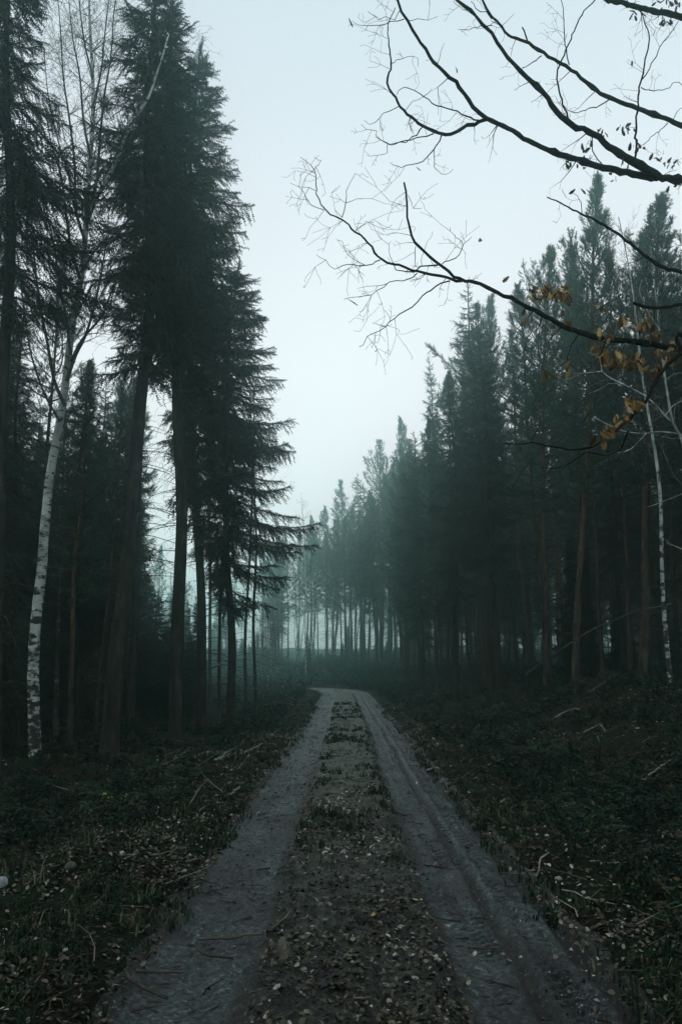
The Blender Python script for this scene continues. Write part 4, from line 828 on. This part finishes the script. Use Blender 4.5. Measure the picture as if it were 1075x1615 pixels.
dens = np.where(intrack, 0.035, np.where(center, 0.85 * (1 - 0.8 * sstep(8, 14, y)), np.where(leftv, 0.75, np.where(rightv, 0.75, np.where((v > 1.4) & (y < 10), 0.6, 0.28)))))
dens = dens * (0.35 + 1.3 * sstep(-0.2, 0.35, fbm(x * 1.2, y * 0.9, 90, 3)))
keep = rg.random(len(x)) < dens; x, y = x[keep], y[keep]; tone = np.clip(rg.beta(1.25, 2.0, len(x)) + 0.35 * fbm(x * 0.8, y * 0.8, 111, 3), 0, 1)
g = Geo(); leaf_shapes(g, x, y, surf(x, y), 0.030 + 0.0011 * y, rg, tone)
tag(link('leaf_litter', g.mesh('leaf_litter', [M['litter']])), 'brown and pale fallen leaves strewn along the verges and the middle of the track', 'leaf litter', kind='stuff')
# grass: blades in tufts
def blades(n, rng, cond, hgt, ymax, seed, pw=1.5, nb=9, wd=0.004):
    x, y = scatter(n, rng, ymax, pw=pw); k = rng.random(n) < cond(x, y); x, y = x[k], y[k]; m = len(x)
    x = np.repeat(x, nb) + rng.normal(0, 0.035, m * nb); y = np.repeat(y, nb) + rng.normal(0, 0.035, m * nb); z = surf(x, y) - 0.01; n = len(x)
    a = rng.uniform(0, 6.283, n); h = hgt * rng.uniform(0.4, 1.2, n); lean = rng.uniform(0.2, 1.1, n); w = wd * (1 + y * 0.12)
    o = np.stack([np.cos(a), np.sin(a), 0 * a], 1); t_ = np.stack([-np.sin(a), np.cos(a), 0 * a], 1); p = np.stack([x, y, z], 1)
    mid = p + o * (h * lean * 0.35)[:, None] + np.array([0, 0, 1]) * (h * 0.6)[:, None]; tip = p + o * (h * lean)[:, None] + np.array([0, 0, 1]) * (h * (0.95 - 0.45 * lean))[:, None]
    V = np.stack([p - t_ * w[:, None], p + t_ * w[:, None], mid - t_ * (w * 0.7)[:, None], mid + t_ * (w * 0.7)[:, None], tip], 1)
    F = np.array([[0, 1, 3], [0, 3, 2], [2, 3, 4]])[None] + (np.arange(n) * 5)[:, None, None]
    tone = np.repeat(np.clip(rng.beta(2, 2.5, m), 0, 1), nb); tone = np.clip(tone + (rng.random(n) < 0.06) * 0.5, 0, 1)
    g = Geo(); g.add(V.reshape(-1, 3), F.reshape(-1, 3), 0, np.repeat(tone, 5)); return g
def gcond(x, y):
    v = x - road_x(y); cen = (v > -0.42) & (v < 0.58)
    base = np.where(np.abs(v - 0.15) < 1.2, np.where(cen, 1.0 * sstep(6, 11, y), 0.0), np.where((v > -3.5) & (v < 3.6), 0.75, 0.35))
    return base * sstep(-0.25, 0.3, fbm(x * 0.9, y * 0.9, 95, 3))
g = blades(26000, rg, gcond, 0.11, 36, 1)
tag(link('grass', g.mesh('grass', [M['grass']])), 'short dark grass and moss tufts on the verges and track middle', 'grass', kind='stuff')
# low shrubs (bilberry) and bracken-like sprays on both sides
def shrubs(n, rng, ymax, ymin=3.2, big=1.0):
    x, y = scatter(n, rng, ymax, ymin, 1.3); v = x - road_x(y)
    k = ((v > 2.0) | (v < -1.9)) & (rng.random(n) < sstep(-0.3, 0.2, fbm(x * 0.6, y * 0.6, 97, 3)) * np.where(v > 0, 1, 0.8)); x, y = x[k], y[k]; m = len(x)
    g = Geo(); ns = 7; bx = np.repeat(x, ns); by = np.repeat(y, ns); b0 = np.stack([bx, by, terrain(bx, by) - 0.02], 1)
    a = rng.uniform(0, 6.28, m * ns); h = big * rng.uniform(0.10, 0.32, m * ns) * (0.5 + rng.random(m).repeat(ns)); sp_ = big * rng.uniform(0.05, 0.25, m * ns); tip = b0 + np.stack([np.cos(a) * sp_, np.sin(a) * sp_, h], 1)
    sticks(g, b0, tip, 0.0022, 0.0014, 3, 0, np.full(m * ns, 0.35))
    nl = 9; u = rng.uniform(0.3, 1.05, (m * ns, nl, 1)); p = (b0[:, None] + (tip - b0)[:, None] * u).reshape(-1, 3) + rng.normal(0, 0.02, (m * ns * nl, 3)); yy = p[:, 1]
    d = norm(rng.standard_normal((len(p), 3)) * np.array([1, 1, 0.5])); e = norm(np.cross(d, rng.standard_normal((len(p), 3)))); l = (0.016 + 0.0011 * yy)[:, None] * rng.uniform(0.7, 1.3, (len(p), 1))
    V = np.stack([p - d * l, p + e * l * 0.5, p + d * l, p - e * l * 0.5], 1); F = np.array([[0, 1, 2], [0, 2, 3]])[None] + (np.arange(len(p)) * 4)[:, None, None]
    g.add(V.reshape(-1, 3), F.reshape(-1, 3), 0, np.repeat(np.clip(np.repeat(rng.beta(2, 2.4, m), ns * nl) + rng.normal(0, 0.12, len(p)), 0, 1), 4)); return g
g = shrubs(7500, rg, 60); g2 = shrubs(5000, rg, 125, 50, 3.0); v2, f2, _, t2 = g2.arrays(); g.add(v2, f2, 0, t2)
tag(link('bilberry_undergrowth', g.mesh('bilberry_undergrowth', [M['shrub']])), 'low leafy bilberry and moss growth covering the banks under the trees', 'undergrowth', kind='stuff')
g = blades(3600, rg, lambda x, y: np.where(np.abs(x - road_x(y) - 0.15) > 1.5, 0.5, 0.0) * sstep(0.0, 0.35, fbm(x * 0.7, y * 0.7, 120, 3)), 0.22, 45, 2, 1.1, 6, 0.0024)
tag(link('dry_grass', g.mesh('dry_grass', [M['dry_grass']])), 'long withered grass stems standing in patches on both verges', 'dry grass', kind='stuff')
def ferns(n, rng):
    x, y = scatter(n, rng, 40, 4.0, 1.2); v = x - road_x(y); k = ((v > 2.2) | (v < -2.2)) & (fbm(x * 0.5, y * 0.5, 130, 3) > 0.08); x, y = x[k], y[k]; g = Geo(); P = []; D = []; L_ = []
    for a_, b_ in zip(x, y):
        z_ = float(terrain(a_, b_)); nf = int(rng.integers(3, 7))
        for q in range(nf):
            an = rng.uniform(0, 6.28); ln = rng.uniform(0.25, 0.6); p = np.array([a_, b_, z_]); d = norm(np.array([math.cos(an) * 0.6, math.sin(an) * 0.6, 0.8]))
            for w in range(9):
                p = p + d * ln / 9; d = norm(d + np.array([0, 0, -0.16])); sd_ = norm(np.cross(d, [0, 0, 1.0])); l2 = ln * 0.30 * math.sin(math.pi * (w + 1.5) / 11)
                for sg in (-1, 1): P.append(p.copy()); D.append(norm(sd_ * sg + d * 0.35 + np.array([0, 0, -0.15]))); L_.append(l2)
    P = np.array(P); D = np.array(D); L_ = np.array(L_)[:, None]; u, w = frames(D); wd = 0.010 + 0.0006 * P[:, 1:2]
    V = np.stack([P - u * wd, P + u * wd, P + D * L_], 1); g.add(V.reshape(-1, 3), np.arange(3 * len(P)).reshape(-1, 3), 0, np.repeat(np.clip(rng.beta(2, 2, len(P)), 0, 1), 3)); return g
g = ferns(700, rg)
tag(link('fern_growth', g.mesh('fern_growth', [M['fern']])), 'small arching ferns scattered through the undergrowth', 'ferns', kind='stuff')
# small dropped twigs
n = 7500; x, y = scatter(n, rg, 60, pw=1.2); v = x - road_x(y); k = rg.random(n) < np.where(np.abs(v - 0.15) < 1.25, 0.75, 1.0) * np.where(v > 2, 1, 0.7); x, y = x[k], y[k]; n = len(x)
a = rg.uniform(0, 6.28, n); l = rg.uniform(0.06, 0.35, n) * np.where(np.abs(x - road_x(y) - 0.15) < 1.25, 0.7, 1 + 0.02 * y); off_ = np.abs(x - road_x(y) - 0.15) > 1.3
g = Geo(); P0, P1 = [], []; px_, py_ = x.copy(), y.copy(); zc = surf(x, y) + 0.012
tl = rg.uniform(0, 1, n) ** 1.5 * np.where(off_, 1.0, 0.45); rad = rg.uniform(0.0018, 0.005, n) * (1 + 0.05 * y); rise = np.where(off_, rg.uniform(0, 0.5, n) ** 2, 0.0)
for q in range(3):
    a = a + rg.normal(0, 0.35, n); x2 = px_ + np.cos(a) * l / 3; y2 = py_ + np.sin(a) * l / 3; z2 = np.maximum(zc + rise * l, surf(x2, y2) + 0.012)
    sticks(g, np.stack([px_, py_, zc], 1), np.stack([x2, y2, z2], 1), rad * (1 - q * 0.25), rad * (0.75 - q * 0.25), 4, 0, tl); px_, py_, zc = x2, y2, z2
tag(link('twig_litter', g.mesh('twig_litter', [M['twig_litter']])), 'small dead twigs scattered over the ground', 'twig litter', kind='stuff')

# loose gravel lying in the wheel tracks
n = 60000; y = 2.8 + 19 * rg.random(n) ** 1.6; v = rg.uniform(-1.25, 1.5, n); intr = ((v < -0.42)) | (v > 0.55); k = (intr & (rg.random(n) < 0.35 + 0.9 * np.clip(fbm(v * 3, y * 1.5, 140, 3), -0.3, 0.6))) | (~intr & (rg.random(n) < 0.12)); y, v = y[k], v[k]; x = v + road_x(y); n = len(x)
r_ = rg.gamma(2.2, 0.0019, n)[:, None] + 0.0012 + 0.00012 * y[:, None]; c = np.stack([x, y, surf(x, y) + 0.003 - 0.02 * np.exp(-((v - 1.02) / 0.05) ** 2)], 1)
O = np.array([[1, 0, 0], [0, 1, 0], [-1, 0, 0], [0, -1, 0], [0, 0, 0.7], [0, 0, -0.5]], float); jit = rg.uniform(0.6, 1.3, (n, 6, 1)); an = rg.uniform(0, 6.28, n); ca, sa = np.cos(an), np.sin(an)
Vx = O[None] * jit * r_[:, None]; V = np.stack([Vx[..., 0] * ca[:, None] - Vx[..., 1] * sa[:, None] * 0.75, Vx[..., 0] * sa[:, None] + Vx[..., 1] * ca[:, None] * 0.75, Vx[..., 2]], -1) + c[:, None]
F = np.array([[0, 1, 4], [1, 2, 4], [2, 3, 4], [3, 0, 4], [1, 0, 5], [2, 1, 5], [3, 2, 5], [0, 3, 5]])[None] + (np.arange(n) * 6)[:, None, None]
g = Geo(); g.add(V.reshape(-1, 3), F.reshape(-1, 3), 0, np.repeat(rg.beta(1.3, 2.6, n), 6))
tag(link('gravel', g.mesh('gravel', [M['gravel']])), 'fine loose gravel and grit in the wheel tracks', 'gravel', kind='stuff')
# distinct larger leaves on the near track
leafp = [(582, 1402), (640, 1330), (705, 1455), (520, 1440), (556, 1492), (611, 1508), (468, 1545), (480, 1560), (528, 1537), (583, 1503), (641, 1575), (567, 1605), (410, 1605), (410, 1545), (657, 1383), (686, 1358), (380, 1456), (330, 1405), (310, 1403), (502, 1415), (604, 1335), (594, 1440), (537, 1395), (512, 1470), (650, 1490), (690, 1530), (738, 1545), (770, 1497), (792, 1498), (752, 1560), (655, 1430), (668, 1268), (700, 1266), (458, 1295)]
lm = []; leafo = []
for q in range(4):
    g = Geo(); leaf_shapes(g, np.zeros(1), np.zeros(1), np.zeros(1), 0.05, rg, np.array([(0.72, 0.6, 0.78, 0.70)[q]]), 0.15, 0.0); lm.append(g.mesh('fallen_leaf', [M['litter']]))
for i, (px, py) in enumerate(leafp):
    d = ray(px, py); s = -CAMZ / d[2]; p = d * s; o = link('fallen_leaf', lm[i % 4]); zz_ = float(surf(p[0], p[1]))
    o.location = (p[0], p[1], zz_ + 0.025); o.rotation_euler = (rg.normal(0, 0.15), rg.normal(0, 0.15), rg.uniform(0, 6.28)); sc_ = rg.uniform(0.7, 1.15); o.scale = (sc_,) * 3
    leafo.append((px, py, o))
o = link('fallen_leaf', lm[3].copy()); o.data.materials[0] = M['oak_leaf']; p = onground(584, 1503); o.location = (p[0] + 0.02, p[1], float(surf(p[0], p[1])) + 0.03)
tag(o, 'bright orange fallen leaf in the middle strip of the track', 'leaf')

rowsl = {}
for px, py, o in leafo:
    band = 'left wheel track' if px < 300 + (1615 - py) * 0.55 * 0.5 + 60 and px < 430 else ('right wheel track' if px > 700 else 'middle strip')
    dist_ = 'nearest' if py > 1540 else 'near' if py > 1470 else 'mid-distance' if py > 1380 else 'farther'
    rowsl.setdefault((band, dist_), []).append((px, o))
for (band, dist_), l_ in rowsl.items():
    for i, (_, o) in enumerate(sorted(l_, key=lambda q: q[0])):
        tag(o, '%s large pale leaf%s, %s part of the %s' % ('only' if len(l_) == 1 else ORD[i], '' if len(l_) == 1 else ' from the left', dist_, band), 'leaf', 'larger fallen leaves on the near track')

# ------------------------------------------------------------------ fallen branches, stones, saplings
def stick(name, lst, w0, w1, label, cat, mat='grey_wood', lift=0.03, forks=0, lifts=None, sides=7, Y0=None):
    P_ = []
    for i, (px, py) in enumerate(lst):
        if Y0: q = at(px, py, Y0[0] + (Y0[1] - Y0[0]) * i / (len(lst) - 1)); gz_ = float(surf(q[0], q[1])); q[2] = gz_ if i == 0 else max(q[2], gz_ + 0.02)
        elif lifts and lifts[i]:                      # raised end: keep the depth of its neighbour
            q = at(px, py, P_[-1][1] + lifts[i] if P_ else onground(*lst[1])[1]); q[2] = max(q[2], float(surf(q[0], q[1])) + 0.02)
        else:
            d = ray(px, py); q = onground(px, py); q[2] = float(surf(q[0], q[1])) + lift
        P_.append(q)
    P_ = np.array(P_); o0 = P_.mean(0); o0[2] = P_[:, 2].min(); Q = catmull(P_ - o0, 0.08); Yd = P_[:, 1].mean(); g = Geo()
    Q[1:-1] += rg.normal(0, 0.006, (max(0, len(Q) - 2), 3))
    rr = np.linspace(wpx(w0, Yd), wpx(w1, Yd), len(Q)); tube(g, Q, rr, sides, 0, 0.08, rg)
    if forks: 
        segs = []
        for _ in range(forks):
            k = int(rg.integers(0, len(Q) - 1)); dd = norm(Q[k + 1] - Q[k]); grow(segs, Q[k], norm(dd + rg.standard_normal(3) * np.array([0.8, 0.8, 0.3]) + np.array([0, 0, 0.25])), rg.uniform(0.2, 0.6), rr[k] * 0.6, 1, rg, (2, 2), 0.8, 0.0, 0.2)
        segs_to(g, segs, 0, 4)
    o = link(name, g.mesh(name, [M[mat]], True)); o.location = o0; return tag(o, label, cat)
fb = 'fallen_branch'
stick(fb, [(672, 1229), (682, 1223), (692, 1216)], 3.5, 2.5, 'short pale broken stick across the outer rut of the right wheel track', 'branch')
stick('leaning_branch', [(806, 1082), (838, 1057), (868, 1036), (890, 1020), (912, 1006), (945, 987), (975, 975), (1005, 962), (1035, 957), (1058, 952)], 2.3, 1.2, 'long pale bowed branch leaning up from the right bank toward the slim birch', 'branch', 'grey_wood', 0.03, 3, Y0=(float(onground(806, 1082)[1]), 20.4))
stick(fb, [(920, 1158), (932, 1152), (945, 1146), (954, 1155)], 2.6, 1.2, 'pale forked twig lying in the dark hollow of the right bank', 'branch', forks=2)
stick(fb, [(936, 1158), (942, 1166), (945, 1176)], 2.2, 1.2, 'short pale curved twig just below the forked twig on the right bank', 'branch')
stick(fb, [(872, 1135), (888, 1126), (905, 1120), (915, 1123)], 2.6, 1.2, 'pale arched twig on the right bank left of the dark hollow', 'branch', forks=2)
stick(fb, [(1019, 1229), (1048, 1210), (1080, 1189)], 3.6, 3.2, 'smooth grey pole lying near the right edge below the slim birch', 'branch', 'grey_wood')
stick(fb, [(1012, 1094), (1034, 1089), (1053, 1085)], 3.0, 2.2, 'pale short pole ending at the foot of the slim birch', 'branch')
stick(fb, [(928, 1095), (950, 1080), (974, 1066)], 2.6, 1.6, 'thin brown pole slanting up the right bank below the leaning branch', 'branch', 'brown_wood', forks=2)
stick(fb, [(988, 1360), (1030, 1345), (1082, 1321)], 5, 3.5, 'dark thick branch lying at the right edge over leaves', 'branch', 'brown_wood', forks=2)
stick(fb, [(930, 1366), (990, 1367), (1064, 1367)], 2.2, 1.6, 'thin straight stem lying level across the leafy right verge', 'branch', 'grey_wood')
stick(fb, [(886, 1411), (925, 1422), (968, 1435)], 2.2, 1.6, 'thin pale stem on leaves close to the outer rut at right', 'branch')
stick(fb, [(865, 1354), (853, 1362), (850, 1376), (845, 1394)], 3.0, 2.4, 'bent pale stick at the edge of the outer rut', 'branch')
stick(fb, [(662, 1099), (685, 1096), (710, 1092)], 2.6, 2.0, 'pale thin log lying along the foot of the right bank far off', 'branch')
stick(fb, [(337, 1203), (362, 1195), (392, 1186), (414, 1175)], 3.4, 1.6, 'pale forked branch lying along the left verge', 'branch', 'grey_wood', forks=4)
stick(fb, [(253, 1211), (275, 1201), (293, 1189)], 2.0, 1.2, 'thin curved twig in the left brush before the tall spruce', 'branch', forks=2)
stick(fb, [(362, 1259), (378, 1246)], 3.4, 3, 'short light stub of wood on the leafy left verge', 'branch')
stick(fb, [(197, 1078), (212, 1079), (229, 1081)], 3, 3, 'pale short piece of wood in the dark between the left trunks', 'branch', 'grey_wood', 0.12)
stick(fb, [(312, 1519), (362, 1520), (413, 1518)], 4.5, 4, 'straight yellowish stick lying across the near left wheel track', 'branch', 'brown_wood')
stick(fb, [(295, 1531), (330, 1548), (367, 1557)], 5, 3.5, 'dark wet stick below the straight yellowish stick', 'branch', 'dead_wood')
stick(fb, [(212, 1586), (250, 1580), (290, 1576)], 5, 3, 'tan curved stick at the bottom of the left wheel track', 'branch', 'brown_wood')
stick(fb, [(196, 1560), (204, 1590), (225, 1608), (262, 1622)], 6, 5, 'dark curved branch at the bottom left edge of the track', 'branch', 'dead_wood')
stick(fb, [(421, 1518), (440, 1506), (458, 1492)], 5, 3, 'pale splintered stick sticking out above the rotten log', 'branch', 'brown_wood')
stick(fb, [(704, 1472), (716, 1477), (732, 1480)], 3.5, 2.5, 'short dark twig where the middle strip meets the right wheel track', 'branch', 'dead_wood')
stick(fb, [(617, 1302), (630, 1303), (642, 1306)], 3, 2, 'small dark twig at the right side of the mossy middle strip', 'branch', 'dead_wood')
stick(fb, [(738, 1532), (765, 1533), (800, 1540)], 3, 2, 'thin dark twig across the inner part of the near right track', 'branch', 'dead_wood')
stick(fb, [(452, 1075), (470, 1081), (494, 1089)], 2.6, 2.4, 'pale log lying beside the bend at the end of the track', 'branch', 'grey_wood')
stick(fb, [(30, 1600), (45, 1575), (66, 1545)], 3, 2, 'thin stem in the grass at the bottom left corner', 'branch', 'brown_wood')
stick(fb, [(0, 1312), (14, 1317), (30, 1310)], 9, 5, 'flat pale wood chip in the shade at the left edge', 'wood chip', 'grey_wood')
stick(fb, [(380, 1075), (392, 1066), (402, 1050)], 2.4, 1.2, 'thin twig propped up in the brush at the left of the bend', 'branch', 'brown_wood')
# slash heap at the foot of the right bank
sh = onground(655, 1082); heap = empty('brush_heap', sh); tag(heap, 'small heap of dead pale sticks at the foot of the right bank', 'brush heap')
for q in range(14):
    g = Geo(); segs = []; a = rg.uniform(0, 6.28); d0 = norm(np.array([math.cos(a), math.sin(a), rg.uniform(-0.05, 0.35)])); p0 = np.array([rg.uniform(-1.6, 1.6), rg.uniform(-1.2, 1.2), rg.uniform(0.05, 0.45)])
    grow(segs, p0, d0, rg.uniform(0.8, 2.2), rg.uniform(0.015, 0.03), 1, rg, (3, 3), 0.8, 0, 0.1, 0.06); segs_to(g, segs, 0, 5); link('stick', g.mesh('stick', [M['grey_wood' if q % 3 == 0 else 'brown_wood']]), heap)
# rotten log in the near middle
p = onground(446, 1560); g = Geo(); zz_ = float(surf(p[0], p[1])); q = np.array([[-0.02, 0.20, 0.02], [-0.01, 0.1, 0.03], [0.0, 0, 0.03], [0.015, -0.1, 0.025], [0.01, -0.17, 0.01]])
tube(g, catmull(q, 0.02), np.interp(np.arange(len(catmull(q, 0.02))), [0, 6, 12, 18], [0.010, 0.028, 0.036, 0.022]), 10, 0, 0.16, rg)
o = link('rotten_log', g.mesh('rotten_log', [M['brown_wood']])); o.location = (p[0], p[1], zz_); tag(o, 'crumbling short rotten log on the near left side of the middle strip', 'log')
def stone(px, py, w, label, mat, flat=0.7):
    p = onground(px, py); r = wpx(w, p[1]); bm_n = 24; th = np.linspace(0, math.pi, 13)[1:-1]; ph_ = np.linspace(0, 2 * math.pi, bm_n, endpoint=False)
    T, Pp = np.meshgrid(th, ph_, indexing='ij'); D = np.stack([np.sin(T) * np.cos(Pp), np.sin(T) * np.sin(Pp), np.cos(T)], -1); s0 = rg.uniform(0, 50)
    rr = 1 + 0.30 * fbm(D[..., 0] * 1.5 + s0, D[..., 1] * 1.5 + D[..., 2], 5, 3); V = (D * rr[..., None] * np.array([r, r * 0.85, r * flat])).reshape(-1, 3)
    V = np.vstack([V, [0, 0, r * flat], [0, 0, -r * flat]]); F = []
    for i in range(10):
        for k in range(bm_n): a, b_ = i * bm_n + k, i * bm_n + (k + 1) % bm_n; F += [[a, a + bm_n, b_], [b_, a + bm_n, b_ + bm_n]]
    for k in range(bm_n): F += [[11 * bm_n, k, (k + 1) % bm_n], [11 * bm_n + 1, 10 * bm_n + (k + 1) % bm_n, 10 * bm_n + k]]
    g = Geo(); g.add(V, F); o = link('stone', g.mesh('stone', [M[mat]], True)); o.location = (p[0], p[1], p[2] + r * flat * 0.12); o.rotation_euler = (0, 0, rg.uniform(0, 6)); return tag(o, label, 'stone')
stone(2, 1396, 22, 'pale rounded stone at the left edge of the view', 'pale_stone', 0.9)
stone(111, 1372, 19, 'grey mossy stone in the brush right of the pale rounded stone', 'mossy_stone')
stone(84, 1285, 22, 'weathered low stone in the shade above the grey mossy stone', 'mossy_stone', 0.5)
stone(297, 1330, 10, 'small pale stone on the leafy left verge', 'pale_stone')
stone(880, 1391, 11, 'small pale stone among the leaves beside the outer rut', 'pale_stone')
def leafy(px, py, hgt, n, label, mat, size):
    p = onground(px, py); o = empty('seedling', p); tag(o, label, 'seedling'); segs = []; grow(segs, np.zeros(3), np.array([0, 0, 1.0]), hgt, 0.006, 1, rg, (5, 5), 0.8, 0.05, 0.15)
    g = Geo(); segs_to(g, segs, 0, 4); link('stem', g.mesh('stem', [M['dead_wood']]), o); g = Geo()
    ps = [segs[int(rg.integers(1, len(segs)))][1] + rg.normal(0, 0.03, 3) for _ in range(n)]; P_ = np.array(ps)
    leaf_shapes(g, P_[:, 0], P_[:, 1], P_[:, 2], size, rg, rg.random(n), 0.5, 0.0); link('leaves', g.mesh('leaves', [M[mat]]), o)
leafy(174, 1278, 0.16, 15, 'seedling with yellow leaves in the left brush, left one of the pair', 'yellow_leaf', 0.05)
leafy(192, 1277, 0.15, 14, 'seedling with yellow leaves in the left brush, right one of the pair', 'yellow_leaf', 0.05)

# ------------------------------------------------------------------ mist
bx = bpy.data.meshes.new('haze'); x0, x1, y0, y1, z0, z1 = -165, 165, -32, 284, -3.0, 24
bx.from_pydata([(x, y, z) for z in (z0, z1) for y in (y0, y1) for x in (x0, x1)], [], [(0, 2, 3, 1), (4, 5, 7, 6), (0, 1, 5, 4), (2, 6, 7, 3), (0, 4, 6, 2), (1, 3, 7, 5)])
hm = bpy.data.materials.new('haze'); hm.use_nodes = True; t = hm.node_tree; t.nodes.clear(); out = t.nodes.new('ShaderNodeOutputMaterial')
pv = t.nodes.new('ShaderNodeVolumePrincipled'); pv.inputs['Color'].default_value = (0.62, 0.93, 0.88, 1); pv.inputs['Density'].default_value = 0.0064; pv.inputs['Anisotropy'].default_value = 0.92
t.links.new(pv.outputs[0], out.inputs['Volume']); bx.materials.append(hm); hz = link('haze', bx); tag(hz, 'thin cold mist filling the forest', 'haze', kind='stuff')
